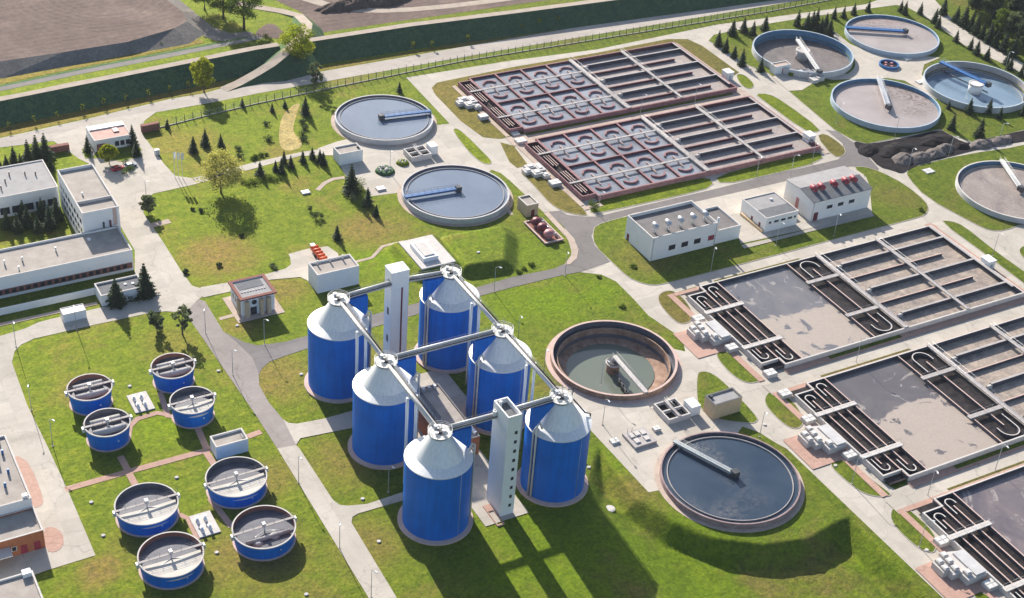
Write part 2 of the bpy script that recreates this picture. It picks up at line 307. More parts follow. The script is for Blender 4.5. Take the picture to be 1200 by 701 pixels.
# ------------------------------------------------------------------ mesh helper
def M(n): return MATS[n]
class MB:
    def __init__(s): s.v = []; s.f = []; s.mi = []; s.ms = []; s.cur = 0; s.sm = []
    def mat(s, name):
        if name not in s.ms: s.ms.append(name)
        s.cur = s.ms.index(name); return s
    def face(s, idx, smooth=False): s.f.append(tuple(idx)); s.mi.append(s.cur); s.sm.append(smooth)
    def add(s, vs_, fs, smooth=False):
        o = len(s.v); s.v += [tuple(v) for v in vs_]
        for f in fs: s.face([i+o for i in f], smooth)
        return s
    def box(s, x0, x1, y0, y1, z0, z1):
        return s.add([(x0,y0,z0),(x1,y0,z0),(x1,y1,z0),(x0,y1,z0),(x0,y0,z1),(x1,y0,z1),(x1,y1,z1),(x0,y1,z1)],
                     [(0,3,2,1),(4,5,6,7),(0,1,5,4),(1,2,6,5),(2,3,7,6),(3,0,4,7)])
    def beam(s, a, b, w_, h):
        """horizontal-ish bar from a to b (centre line of its underside), width w_, height h"""
        a = Vector(a); b = Vector(b); d = (b-a); n = Vector((-d.y, d.x, 0)).normalized()*w_/2; u = Vector((0, 0, h))
        return s.add([a-n, a+n, b+n, b-n, a-n+u, a+n+u, b+n+u, b-n+u], [(0,1,2,3),(7,6,5,4),(4,5,1,0),(5,6,2,1),(6,7,3,2),(7,4,0,3)])
    def frustum(s, cx, cy, z0, z1, r0, r1, n=24, caps=(True, True), smooth=True):
        vs_ = []
        for z, r_ in ((z0, r0), (z1, r1)):
            vs_ += [(cx+r_*math.cos(math.tau*i/n), cy+r_*math.sin(math.tau*i/n), z) for i in range(n)]
        o = len(s.v); s.v += vs_
        for i in range(n): s.face((o+i, o+(i+1)%n, o+n+(i+1)%n, o+n+i), smooth)
        if caps[0]: s.face([o+i for i in reversed(range(n))])
        if caps[1]: s.face([o+n+i for i in range(n)])
        return s
    def cyl(s, cx, cy, z0, z1, r_, n=24): return s.frustum(cx, cy, z0, z1, r_, r_, n)
    def lathe(s, prof, cx=0, cy=0, n=64, smooth=False, close=False, a0=0, a1=math.tau):
        full = abs(a1-a0-math.tau) < 1e-6; k = n if full else n+1
        o = len(s.v)
        for r_, z in prof:
            for i in range(k):
                a = a0+(a1-a0)*i/n; s.v.append((cx+r_*math.cos(a), cy+r_*math.sin(a), z))
        m_ = len(prof); pr = range(m_ if close else m_-1)
        for j in pr:
            j2 = (j+1) % m_
            for i in range(n):
                i2 = (i+1) % k
                s.face((o+j*k+i, o+j*k+i2, o+j2*k+i2, o+j2*k+i), smooth)
        if close and not full:
            s.face([o+j*k for j in range(m_)]); s.face([o+j*k+n for j in reversed(range(m_))])
        return s
    def ring(s, cx, cy, ri, ro, z0, z1, n=72, a0=0, a1=math.tau):
        return s.lathe([(ri, z0), (ro, z0), (ro, z1), (ri, z1)], cx, cy, n, False, True, a0, a1)
    def tube(s, pts, r_, n=6):
        pts = [Vector(p) for p in pts]
        o = len(s.v)
        for i, p in enumerate(pts):
            d = (pts[min(i+1, len(pts)-1)]-pts[max(i-1, 0)]).normalized()
            u = d.cross(Vector((0, 0, 1)))
            if u.length < 1e-3: u = Vector((1, 0, 0))
            u.normalize(); v = u.cross(d)
            rr = r_[i] if isinstance(r_, (list, tuple)) else r_
            s.v += [tuple(p+rr*(math.cos(math.tau*k/n)*u+math.sin(math.tau*k/n)*v)) for k in range(n)]
        for i in range(len(pts)-1):
            for k in range(n): s.face((o+i*n+k, o+i*n+(k+1)%n, o+(i+1)*n+(k+1)%n, o+(i+1)*n+k), True)
        s.face([o+k for k in range(n)]); s.face([o+(len(pts)-1)*n+k for k in reversed(range(n))])
        return s
    def sheet(s, polys, z, thick=0.0):
        """flat polygon (first loop) with optional holes; thick adds skirt walls downward"""
        loops = [[Vector((p[0], p[1], 0)) for p in L] for L in polys]
        tri = tessellate_polygon(loops); flat = [p for L in loops for p in L]
        o = len(s.v); s.v += [(p.x, p.y, z) for p in flat]
        for a, b, c in tri:
            A, B, C_ = flat[a], flat[b], flat[c]
            if (B-A).cross(C_-A).z < 0: b, c = c, b
            s.face((o+a, o+b, o+c))
        if thick:
            for L in loops:
                k = len(L); q = len(s.v)
                s.v += [(p.x, p.y, z) for p in L]+[(p.x, p.y, z-thick) for p in L]
                for i in range(k): s.face((q+i, q+(i+1)%k, q+k+(i+1)%k, q+k+i))
        return s
    def build(s, name, parent=None, mat=None, smooth=None):
        org = parent.get('_o', (0, 0, 0)) if parent else (0, 0, 0)
        if parent is None and s.v:
            org = (sum(v[0] for v in s.v)/len(s.v), sum(v[1] for v in s.v)/len(s.v), min(v[2] for v in s.v))
        me = bpy.data.meshes.new(name)
        me.from_pydata([(v[0]-org[0], v[1]-org[1], v[2]-org[2]) for v in s.v], [], s.f)
        if mat: me.materials.append(M(mat))
        else:
            for q in s.ms: me.materials.append(M(q))
            for p, k in zip(me.polygons, s.mi): p.material_index = k
        for p, k in zip(me.polygons, s.sm): p.use_smooth = k
        bm = bmesh.new(); bm.from_mesh(me); bmesh.ops.recalc_face_normals(bm, faces=bm.faces) if smooth != 'keep' else None
        bm.to_mesh(me); bm.free()
        ob = bpy.data.objects.new(name, me); col.objects.link(ob)
        if parent:
            ob.parent = parent; ob['_o'] = org
        else:
            ob.location = org
        return ob

def tag(o, label, cat, group=None):
    o['label'] = label; o['category'] = cat
    if group: o['group'] = group
    return o
def thing(name, label, cat, loc=(0, 0, 0), group=None):
    o = bpy.data.objects.new(name, None); col.objects.link(o); o.location = loc; o['_o'] = tuple(loc); o.empty_display_size = 0.5
    return tag(o, label, cat, group)
def struct(o, label=None, cat=None):
    o['kind'] = 'structure'
    if label: o['label'] = label; o['category'] = cat
    return o
def copy_tree(o, parent=None, loc=None, rz=None, sc=None, label=None, group=None):
    c = o.copy(); col.objects.link(c)
    if parent: c.parent = parent
    if loc is not None: c.location = loc
    if rz is not None: c.rotation_euler = (0, 0, rz)
    if sc is not None: c.scale = sc if isinstance(sc, tuple) else (sc, sc, sc)
    if label: c['label'] = label
    if group: c['group'] = group
    for ch in KIDS.get(o.name, []) or [k for k in o.children]: copy_tree(ch, c)
    return c
KIDS = {}
def pp(pts, z=0.0): return [P(x, y, z) for x, y in pts]
def smooth_poly(pts, k=2):
    """Chaikin corner rounding for organic outlines"""
    for _ in range(k):
        q = []
        for i in range(len(pts)):
            a, b = pts[i], pts[(i+1) % len(pts)]
            q += [a*0.75+b*0.25, a*0.25+b*0.75]
        pts = q
    return pts
def strip(pts, wd):
    """outline of a path of width wd along pts"""
    pts = [Vector(p) for p in pts]; L = []; Rr = []
    for i, p in enumerate(pts):
        d = pts[min(i+1, len(pts)-1)]-pts[max(i-1, 0)]; d.z = 0; d.normalize(); n = Vector((-d.y, d.x, 0))*wd/2
        L.append(p+n); Rr.append(p-n)
    return L+Rr[::-1]

# ------------------------------------------------------------------ terrain
TANK_D = (203.5, 276.7); TANK_C = (203.9, 221.1); TANK_A = (203.5, 375.2); TANK_B = (203.5, 431.1)
T1 = tuple(P(941, 59.5, 2.5))[:2]; T2 = tuple(P(1045.5, 39.5, 2.0))[:2]; T3 = tuple(P(1038, 120.5, 2.0))[:2]; T4 = tuple(P(1144, 98.5, 2.5))[:2]; T5 = tuple(P(1191, 222, 2.0))[:2]
def circle(c, r_, n=64): return [(c[0]+r_*math.cos(math.tau*i/n), c[1]+r_*math.sin(math.tau*i/n)) for i in range(n)]
HOLE_D = circle(TANK_D, 17.2); HOLE_1 = circle(T1, 19.4); HOLE_4 = circle(T4, 19.4)
def rect(x0, x1, y0, y1): return [(x0, y0), (x1, y0), (x1, y1), (x0, y1)]
R1 = (112.5, 244, 36, 250); R2 = (152, 214, 318, 357)

def sdist(poly, x, y):
    """signed distance to a polygon, positive inside"""
    best = 1e9; inside = False; n = len(poly)
    for i in range(n):
        ax, ay = poly[i][0], poly[i][1]; bx, by = poly[(i+1) % n][0], poly[(i+1) % n][1]
        dx, dy = bx-ax, by-ay; L = dx*dx+dy*dy
        t = max(0, min(1, ((x-ax)*dx+(y-ay)*dy)/L)) if L else 0
        best = min(best, math.hypot(x-ax-t*dx, y-ay-t*dy))
        if (ay > y) != (by > y) and x < (bx-ax)*(y-ay)/(by-ay)+ax: inside = not inside
    return best if inside else -best
def sst(t): t = max(0.0, min(1.0, t)); return t*t*(3-2*t)
DEP = pp([(702, 524), (720, 550), (748, 585), (790, 611), (840, 631), (895, 638), (948, 631), (982, 611), (996, 606), (1100, 712), (1180, 800)]) + [Vector((226, 50, 0)), Vector((160, 50, 0)), Vector((160, 225, 0))] + pp([(690, 560)])
PLAT = [(171.9, 336.6), (184.4, 335.9), (184.4, 353.3), (172.0, 353.4)]
MB_ = [(186.0, 333.5), (198, 331.6), (206, 345), (206.5, 349), (189, 350.5)]
def lin(t): t = max(0.0, min(1.0, t)); return t
def relief1(x, y):
    d = sdist(DEP, x, y)
    e = -4.4*lin(d/4.6)*sst((x-162)/18)
    e = max(e, -4.6); h = e*sst((y-45)/14)*sst((x-112.6)/6)
    h += (mnoise(Vector((x*0.16, y*0.16, 0)))*0.16+mnoise(Vector((x*0.5, y*0.5, 3)))*0.08)*sst((-h-0.2)/1.0)
    return h
def relief2(x, y):
    a = 2.45*lin(1+sdist(PLAT, x, y)/3.4)
    b = 2.8*lin(1+sdist(MB_, x, y)/3.8)
    h = max(a, b)
    e = sst((x-R2[0])/3)*sst((R2[1]-x)/3)*sst((y-R2[2])/3)*sst((R2[3]-y)/3)
    return h*e
def patch(name, rc, fn, mat, step=0.7):
    x0, x1, y0, y1 = rc; nx = int((x1-x0)/step); ny = int((y1-y0)/step); b = MB()
    vs_ = [(x0+(x1-x0)*i/nx, y0+(y1-y0)*j/ny, fn(x0+(x1-x0)*i/nx, y0+(y1-y0)*j/ny)) for j in range(ny+1) for i in range(nx+1)]
    b.mat(mat); b.add(vs_, [(j*(nx+1)+i, j*(nx+1)+i+1, (j+1)*(nx+1)+i+1, (j+1)*(nx+1)+i) for j in range(ny) for i in range(nx)], True)
    return struct(b.build(name), 'sunlit grass lawn with a raised turf bank', 'lawn')
g = MB().mat('lawn_grass'); g.sheet([rect(-1500, 2500, -800, 3500), rect(*R1), rect(*R2), HOLE_D, HOLE_1, HOLE_4], 0)
struct(g.build('grass_ground'), 'green grass ground of the whole treatment site', 'grass')
patch('grass_bank', R1, relief1, 'lawn_grass'); patch('grass_mound', R2, relief2, 'lawn_grass')
LV = [0]
def flat(name, pts, mat, level, smooth=0, label=None, cat=None, holes=(), thick=0.0):
    pts = [Vector((p[0], p[1], 0)) for p in pts]
    if smooth: pts = smooth_poly(pts, smooth)
    LV[0] += 1
    b = MB().mat(mat); b.sheet([pts, *holes], 0.02*level+0.0004*(LV[0] % 37), thick)
    return struct(b.build(name), label, cat)
def inset(pts, d):
    area = sum(pts[i].x*pts[(i+1) % len(pts)].y-pts[(i+1) % len(pts)].x*pts[i].y for i in range(len(pts)))
    if area < 0: pts = pts[::-1]
    out = []
    for i, p in enumerate(pts):
        a = (p-pts[i-1]).normalized(); c = (pts[(i+1) % len(pts)]-p).normalized()
        t = (a+c); t = t.normalized() if t.length > 1e-6 else a
        out.append(p+Vector((-t.y, t.x, 0))*d)
    return pts, out
def island(px, mat='lawn_grass', sm=2, label='kerbed grass verge beside the road', kerb=0.22, z=0.14, holes=()):
    pts = [Vector((p.x, p.y, 0)) for p in pp(px)]
    if sm: pts = smooth_poly(pts, sm)
    pts, inn = inset(pts, kerb)
    b = MB().mat('kerb_stone'); b.sheet([pts, inn], z, 0.13)
    b.mat(mat); b.sheet([inn, *holes], z-0.03)
    return struct(b.build('grass_verge'), label, 'grass verge')
def seg_rect(name, x0, x1, y0, y1, mat, level, label=None, cat=None): return flat(name, rect(x0, x1, y0, y1), mat, level, 0, label, cat)

# --- roads and yards
flat('concrete_road', pp([(-60,176),(0,162),(100,140),(200,116),(237,110),(262,103),(300,95),(365,86),(600,45),(862,1),(960,-17),(985,-14),(940,0),(900,7),(600,57),(300,110),(250,120),(182,132),(170,141),(165,150),(120,165),(58,166),(0,173),(-60,187)]), 'road_concrete', 2, 0, 'long pale two lane concrete road along the levee', 'road')
flat('concrete_yard', pp([(58,162),(66,168),(84,180),(92,186),(104,192),(135,237),(137,258),(158,294),(158,330),(178,350),(125,359),(60,374),(45,378),(30,385),(0,394),(-100,416),(-160,735),(-20,695),(57,668),(112,651),(80,576),(57,526),(32,475),(14,425),(17,412),(25,404),(40,397),(110,381),(175,367),(195,365),(217,367),(232,352),(238,347),(235,338),(225,335),(212,317),(190,282),(175,260),(168,250),(169,235),(180,227),(225,217),(300,197),(352,183),(392,182),(392,172),(350,179),(300,190),(225,209),(205,206),(192,192),(180,175),(167,158),(165,145),(185,130),(120,140)]), 'concrete_slab', 3, 0, 'pale concrete yard between the office block and lawns', 'yard')
arcD = [Vector((TANK_D[0]+17.4*math.cos(a), TANK_D[1]+17.4*math.sin(a), 0)) for a in [R(200)+R(160)*i/24 for i in range(25)]]
flat('concrete_yard', pp([(476,91),(600,71),(700,58),(840,29),(900,21),(1015,5),(1040,-4),(1090,-6),(1125,32),(1200,75),(1300,135),(1420,480),(1300,800),(1190,782),(1105,701),(922,526),(909,519),(890,507),(870,500)]) + [Vector((214, 234, 0)), Vector((190, 232, 0))] + pp([(781,573),(760,577),(690,502),(648,451)]) + arcD[3:] + pp([(803,412),(800,397),(760,370),(742,350),(722,330),(705,322),(680,319),(672,302),(660,262),(637,249),(600,214),(587,203),(576,199),(545,225),(467,226),(435,230),(422,216),(405,206),(392,183),(372,174),(395,166),(420,160),(470,158),(510,147),(527,145)]), 'concrete_slab', 1, 0, 'wide concrete yard round the tanks and basins', 'yard', holes=(HOLE_1, HOLE_4))
flat('asphalt_road', pp([(262,389),(268,392),(286,401),(301,405),(333,401),(359,394),(433,370),(555,338),(600,325),(650,315),(668,306),(677,292),(673,280),(657,262),(637,249),(657,247),(665,252),(685,254),(700,254),(750,242),(845,220),(900,206),(962,192),(982,187),(990,180),(987,168),(967,152),(980,154),(1005,170),(1030,198),(1028,203),(1015,198),(997,195),(925,212),(900,219),(820,236),(740,251),(710,260),(698,267),(693,276),(697,288),(715,307),(680,319),(662,322),(600,337),(559,348),(433,385),(359,409),(332,418),(316,424),(307,432),(303,440),(280,415)]), 'asphalt', 3, 0, 'dark asphalt road winding between the lawns and basins', 'road')
flat('asphalt_road', pp([(217,367),(232,351),(240,353),(262,389),(278,402),(296,420),(303,437),(304,452),(315,472),(332,492),(337,497),(347,522),(325,526),(300,487)]), 'worn_asphalt', 4, 0, 'worn grey asphalt lane beside the small blue tanks', 'road')
flat('concrete_road', pp([(325,526),(347,522),(351,526),(390,586),(398,592),(407,593),(430,591),(472,577),(500,572),(500,582),(472,587),(420,602),(413,606),(412,613),(465,701),(495,750),(462,750),(432,701)]), 'concrete_slab', 5, 0, 'pale concrete lane leading past the nearest silo', 'road')
flat('concrete_path', pp([(332,492),(338,496),(348,497),(380,491),(412,482),(440,476),(440,495),(412,502),(352,514),(347,522)]), 'concrete_slab', 6, 0, 'concrete spur from the lane to the silos', 'path')
flat('concrete_path', pp([(235,337),(270,331),(300,325),(335,315),(341,310),(340,302),(338,298),(360,292),(384,289),(396,297),(405,330),(362,330),(352,325),(318,328),(300,332),(270,342),(238,349)]), 'concrete_slab', 5, 0, 'concrete drive and apron of the flat roofed shed', 'path')
# ramp up to the levee
def ribbon(name, ctr, wd, mat, label, cat, skirt=0.0, skirtmat='bank_grass'):
    """path following centre points of differing height, with sloping turf sides down to z=0"""
    b = MB(); n = len(ctr); L = []; Q = []
    for i, p in enumerate(ctr):
        d = ctr[min(i+1, n-1)]-ctr[max(i-1, 0)]; d.z = 0; d.normalize(); s = Vector((-d.y, d.x, 0))
        L.append((p+s*wd/2, p-s*wd/2)); k = wd/2+1.5*max(p.z, 0.02)
        Q.append((p+s*k, p-s*k))
    b.mat(mat)
    for i in range(n-1): b.add([L[i][0], L[i][1], L[i+1][1], L[i+1][0]], [(0, 1, 2, 3)])
    if skirt:
        b.mat(skirtmat)
        for i in range(n-1):
            for k in (0, 1):
                a, c, e, f = L[i][k], L[i+1][k], Q[i+1][k], Q[i][k]
                b.add([a, c, Vector((e.x, e.y, -0.05)), Vector((f.x, f.y, -0.05))], [(0, 1, 2, 3)])
    return struct(b.build(name), label, cat)
ribbon('dirt_ramp', [P(262,105,.1), P(280,97,.6), P(300,86,2), P(318,75,4), P(334,62,6.05), P(346,50,6.05), P(358,38,4.5), P(360,28,2.5), P(350,18,.6), P(330,13,.2), P(300,8,.12), P(270,2,.12)], 4.2, 'dirt_track', 'pale dirt track climbing over the levee gap', 'track', 1)
# levee
def levee(px_crest, h, label, near=7.2, far=15.0, top=3.2):
    b = MB(); c = [P(x, y, h) for x, y in px_crest]; n = len(c)
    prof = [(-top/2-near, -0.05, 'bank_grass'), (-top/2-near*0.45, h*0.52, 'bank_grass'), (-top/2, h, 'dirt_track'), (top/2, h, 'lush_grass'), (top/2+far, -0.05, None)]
    rows = []
    # subdivide for a slightly uneven surface
    pts = []
    for i in range(n-1):
        for k in range(12): pts.append(c[i].lerp(c[i+1], k/12))
    pts.append(c[-1])
    for i, p in enumerate(pts):
        d = pts[min(i+1, len(pts)-1)]-pts[max(i-1, 0)]; d.z = 0; d.normalize(); s = Vector((-d.y, d.x, 0))
        wob = 0.4*mnoise(Vector((p.x*0.07, p.y*0.07, 9)))
        rows.append([Vector((p.x+s.x*(o+wob*(k % 2)), p.y+s.y*(o+wob*(k % 2)), z)) for k, (o, z, _) in enumerate(prof)])
    for i in range(len(rows)-1):
        for k in range(4):
            b.mat(prof[k][2]); b.add([rows[i][k], rows[i][k+1], rows[i+1][k+1], rows[i+1][k]], [(0, 1, 2, 3)])
    for r_, q in ((rows[0], 1), (rows[-1], 0)):
        b.mat('bank_grass'); b.add(r_, [tuple(range(5)) if q else tuple(reversed(range(5)))])
    return struct(b.build('levee'), label, 'levee')
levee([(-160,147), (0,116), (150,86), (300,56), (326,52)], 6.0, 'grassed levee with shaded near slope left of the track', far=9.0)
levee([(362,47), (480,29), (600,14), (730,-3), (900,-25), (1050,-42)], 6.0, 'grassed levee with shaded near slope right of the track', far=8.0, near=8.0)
# verge between the levee and the road
flat('grass_verge', pp([(-60,168),(0,146),(100,128),(200,106),(240,97),(266,92),(262,102),(237,109),(200,115),(100,139),(0,161),(-60,174)]), 'dry_grass', 1, 0, 'grass verge with saplings along the levee foot', 'grass verge')
flat('grass_verge', pp([(318,92),(345,84),(400,75),(600,40),(855,-2),(862,0),(600,44),(365,85)]), 'dry_grass', 1, 0, 'dry grass verge along the far levee foot', 'grass verge')
# canal, far bank, field
flat('drain_channel', pp([(-160,143),(0,107),(100,86),(200,67),(290,49),(330,40),(330,36),(290,43),(200,60),(100,79),(0,100),(-160,134)]), 'ditch_bed', 2, 0, 'grey drain channel behind the levee', 'channel')
flat('dirt_bank', pp([(-160,134),(0,99),(100,78),(200,59),(240,50),(230,44),(150,58),(0,88),(-160,122)]), 'dry_grass', 3, 0, 'tan dry bank behind the drain channel', 'bank')
flat('hedge_strip', pp([(-160,136),(0,102),(100,81),(200,62),(290,45),(290,43),(200,60),(100,79),(0,100),(-160,134)]), 'bank_grass', 4, 0, 'dark grass strip along the drain channel', 'grass')
ft = [P(x, y, 3.2) for x, y in [(-240,120),(-40,80),(0,72),(75,61),(150,49),(205,33),(219,25),(214,14),(196,0),(170,-20),(140,-60),(-300,-60)]]
fb = [P(x, y, -0.02) for x, y in [(-240,140),(-40,102),(0,93),(75,79),(150,65),(222,52),(240,40),(228,14),(208,-2),(182,-22),(150,-62)]]
b = MB().mat('ploughed_soil'); b.sheet([ft], 3.2)
b.mat('grey_bank')
for i in range(10): b.add([fb[i], fb[i+1], ft[i+1], ft[i]], [(0, 1, 2, 3)])
struct(b.build('ploughed_field'), 'brown ploughed field behind a grey earth bank', 'field')
flat('dirt_ground', pp([(190,-8),(222,10),(260,40),(300,36),(290,48),(240,48),(215,20),(195,5)]), 'grey_bank', 3, 1, 'bare grey track beside the field corner', 'ground')
flat('ploughed_field', pp([(322,0),(352,14),(368,26),(378,38),(440,29),(600,6),(760,-16),(1000,-52),(1000,-90),(250,-90)]), 'ploughed_soil', 1, 0, 'brown bare field behind the right levee', 'field')
flat('dirt_track', pp([(345,-2),(385,10),(430,16),(500,13),(600,1),(700,-14),(700,-18),(600,-4),(500,8),(432,11),(390,5),(360,-6)]), 'dirt_track', 3, 1, 'pale dirt track across the brown field', 'track')
flat('dirt_patch', pp([(318,25),(335,40),(338,46),(300,44),(300,36)]), 'ploughed_soil', 2, 1, 'bare patch below the levee track', 'ground')

# --- grass islands on the yard
island([(529,152),(536,150),(548,160),(562,174),(577,189),(575,193),(566,192),(557,186),(545,174)], 'lush_grass', label='narrow grass strip between the two round clear water tanks and the basins')
flat('grass_verge', pp([(506,103),(512,97),(600,79),(700,62),(782,46),(806,46),(823,54),(866,85),(858,90),(840,112),(620,158),(586,163),(566,161),(540,142),(510,111)]), 'dry_grass', 3, 0, 'grass round the farther row of settling cells', 'grass verge')
island([(861,87),(872,87),(884,98),(883,103),(877,105),(868,100)], 'lush_grass', label='small grass island by the pale kiosk at the far basin')
flat('grass_verge', pp([(586,167),(602,171),(619,194),(606,197),(597,190)]), 'dry_grass', 3, 0, 'small brown grass patch beside the valve chambers', 'grass verge')
island([(607,201),(620,198),(655,218),(691,251),(684,254),(650,246),(622,214)], 'dry_grass', label='brown grass wedge left of the nearer settling cells')
island([(689,242),(712,230),(800,213),(830,207),(838,219),(800,229),(712,248),(693,251)], 'lush_grass', 1, label='bright grass strip in front of the nearer settling cells')
island([(836,207),(900,190),(960,176),(966,189),(900,206),(846,217)], 'lush_grass', 1, label='bright grass strip in front of the long sludge lanes')
island([(884,110),(901,110),(918,119),(963,152),(955,156),(940,152),(895,119)], 'lush_grass', 1, label='grass wedge right of the sludge lanes')
island([(956,160),(966,156),(982,166),(992,176),(988,184),(976,184)], 'dry_grass', 1, label='small grass wedge at the corner of the sludge lanes')
island([(694,272),(698,264),(720,257),(742,252),(752,262),(868,281),(900,274),(1018,250),(1020,212),(998,196),(1012,195),(1032,201),(1062,217),(1085,236),(1089,245),(1085,252),(1075,256),(1000,275),(900,302),(780,333),(765,335),(750,332),(735,325),(716,307),(696,288)], 'lawn_grass', 1, label='large lawn round the three white process buildings')
flat('concrete_apron', pp([(740,251),(820,236),(925,212),(998,196),(1012,205),(1020,230),(1022,252),(950,268),(900,279),(868,286),(862,270),(800,240),(748,258)]), 'concrete_slab', 8, 0, 'concrete apron behind the white process buildings', 'apron')
island([(770,348),(776,342),(787,340),(799,347),(811,363),(812,376),(800,381),(789,376),(773,358)], 'dry_grass', label='brown grass wedge beside the upper lake basin')
flat('grass_verge', pp([(795,342),(816,336),(822,344),(809,349)]), 'lawn_grass', 3, 0, 'little grass corner at the upper lake basin', 'grass verge')
island([(837,416),(845,410),(862,417),(894,446),(881,450),(868,447),(852,435)], 'lawn_grass', label='grass wedge beside the small white chambers of the upper lake basin')
island([(816,440),(820,435),(832,436),(848,447),(889,489),(887,495),(880,497),(838,492),(822,481),(816,470)], 'lawn_grass', label='three cornered grass island under the beige hut')
island([(895,470),(898,462),(905,457),(927,467),(942,488),(941,500),(931,504),(917,497),(900,480)], 'lawn_grass', label='grass wedge beside the middle lake basin')
flat('grass_verge', pp([(922,450),(933,447),(930,456)]), 'dry_grass', 3, 0, 'tiny grass triangle at the middle lake basin', 'grass verge')
flat('grass_verge', pp([(940,449),(946,447),(953,456),(938,460)]), 'dry_grass', 3, 0, 'tiny grass corner at the middle lake basin', 'grass verge')
island([(972,541),(981,537),(996,544),(1044,578),(1044,582),(1027,583),(1010,578),(996,568),(975,550)], 'lawn_grass', label='grass wedge below the middle lake basin')
flat('grass_verge', pp([(1036,566),(1060,550),(1069,565),(1049,574)]), 'lawn_grass', 3, 0, 'shaded grass corner at the foot of the middle lake basin', 'grass verge')
island([(1042,606),(1046,594),(1057,590),(1062,594),(1098,626),(1097,648),(1087,648),(1074,642),(1050,620)], 'lawn_grass', label='grass wedge beside the lower lake basin')
flat('grass_verge', pp([(1067,590),(1091,581),(1099,591),(1083,598)]), 'lawn_grass', 3, 0, 'grass corner beside the lower lake basin', 'grass verge')
island([(1135,694),(1143,689),(1160,700),(1180,720),(1170,730)], 'lush_grass', label='grass wedge at the bottom of the lower lake basin')
island([(1062,200),(1070,195),(1130,181),(1200,171),(1320,140),(1320,250),(1200,262),(1178,271),(1160,271),(1140,262),(1085,232),(1063,208)], 'lawn_grass', 1, label='lawn round the half seen tank at the right edge')
island([(1100,259),(1115,259),(1130,265),(1166,294),(1200,318),(1260,360),(1260,378),(1200,333),(1158,301)], 'lawn_grass', 1, label='grass strip right of the brown sludge lanes')
island([(1192,294),(1200,287),(1240,280),(1240,312),(1202,306)], 'lawn_grass', label='small grass corner cut by the right edge')
pts = [(830,48),(836,41),(860,36),(905,27),(982,15),(1050,6),(1062,8),(1090,23),(1130,53),(1200,87),(1320,145),(1320,150),(1200,153),(1140,167),(1112,158),(1102,152),(1016,169),(1000,165),(978,153),(925,108),(900,86),(877,77),(856,63)]
island(pts, 'lawn_grass', 0, label='big lawn round the four blue rimmed tanks', holes=(HOLE_1, HOLE_4))
t1h = [Vector((T1[0]+21.2*math.cos(a), T1[1]+21.2*math.sin(a), 0)) for a in [R(-70)+R(85)*i/12 for i in range(13)]]
flat('concrete_yard', t1h[::1] + pp([(976,36),(996,52),(1016,60),(1060,64),(1102,68),(1083,76),(1080,88),(1094,110),(1098,117),(1060,95),(1040,92),(975,94),(962,92),(940,106),(924,107),(905,91),(915,85)]), 'concrete_slab', 8, 0, 'concrete yard in the middle of the four blue rimmed tanks', 'yard')
# compost yard
flat('compost_yard', pp([(1000,165),(1016,170),(1060,162),(1102,152),(1112,158),(1128,167),(1140,168),(1160,162),(1200,153),(1300,136),(1300,150),(1200,166),(1160,172),(1112,184),(1080,192),(1064,200),(1056,204),(1046,200),(1030,196),(1018,183),(1003,175)]), 'black_compost', 9, 1, 'black compost spread over the yard', 'compost')
# other lawn pieces on the left yard
island([(96,176),(104,170),(108,186),(122,186),(142,190),(150,187),(160,186),(167,176),(160,166),(120,170),(106,186),(100,186)], 'lawn_grass', 0, label='planted grass corner in front of the gatehouse')
flat('grass_patch', pp([(330,135),(345,122),(353,121),(347,135),(342,155),(355,165),(352,175),(330,178),(326,160)]), 'tan_grass', 2, 2, 'bleached curved strip of dry grass', 'grass')
# brick paths by the small tanks
def path(px, wd, label, mat='brick_paving', lv=3, name='brick_path'):
    b = flat(name, strip([P(x, y) for x, y in px], wd), mat, lv, 0, label, 'path'); return b
path([(76,574),(150,553),(242,528),(262,520)], 1.9, 'long pinkish brick path between the two rows of blue tanks')
path([(290,512),(306,506)], 1.9, 'short pinkish brick path from the hut to the lane')
path([(141,535),(150,552)], 1.7, 'short brick path to the front of an upper blue tank', lv=4)
path([(150,553),(160,571)], 1.7, 'short brick path to a lower blue tank', lv=5)
path([(229,496),(243,528)], 1.7, 'brick path to the upper right blue tank', lv=4)
path([(240,528),(252,546)], 1.7, 'brick path to the lower right blue tank', lv=5)
path([(150,512),(152,500),(161,491),(184,484),(196,486)], 1.6, 'curved brick path round the upper valve slab')
path([(214,490),(197,488),(188,461),(204,455)], 1.6, 'brick path between the upper right blue tanks')
path([(246,584),(271,617),(282,613)], 1.6, 'brick path between the lower right blue tanks')
path([(210,603),(221,608),(232,632)], 1.4, 'brick path beside the lower valve slab')
path([(257,374),(276,369)], 1.4, 'short pale path to the columned house', 'pale_paving')
def draped(px, wd, mat, label):
    pts = [P(x, y) for x, y in px]; q = []
    for i in range(len(pts)-1):
        for k in range(10): q.append(pts[i].lerp(pts[i+1], k/10))
    q.append(pts[-1]); b = MB().mat(mat); L = strip(q, wd); n = len(q)
    for p_ in L:
        p_.z = .06+(relief2(p_.x, p_.y) if R2[0] < p_.x < R2[1] and R2[2] < p_.y < R2[3] else 0)
    b.add(L, [(i, i+1, 2*n-2-i, 2*n-1-i) for i in range(n-1)]); return struct(b.build('footpath'), label, 'path')
draped([(417,307),(436,302),(448,289),(473,283)], 1.1, 'pale_paving', 'narrow winding footpath up to the mound platform')
path([(372,223),(380,215),(390,210),(404,208)], 1.6, 'curved footpath from the yard to a lone slab', 'pale_paving')
path([(594,244),(600,252)], 1.2, 'short pale path by the cream hut', 'pale_paving')
path([(176,265),(199,259)], 2.6, 'white stub of pavement into the lawn', 'pale_paving')
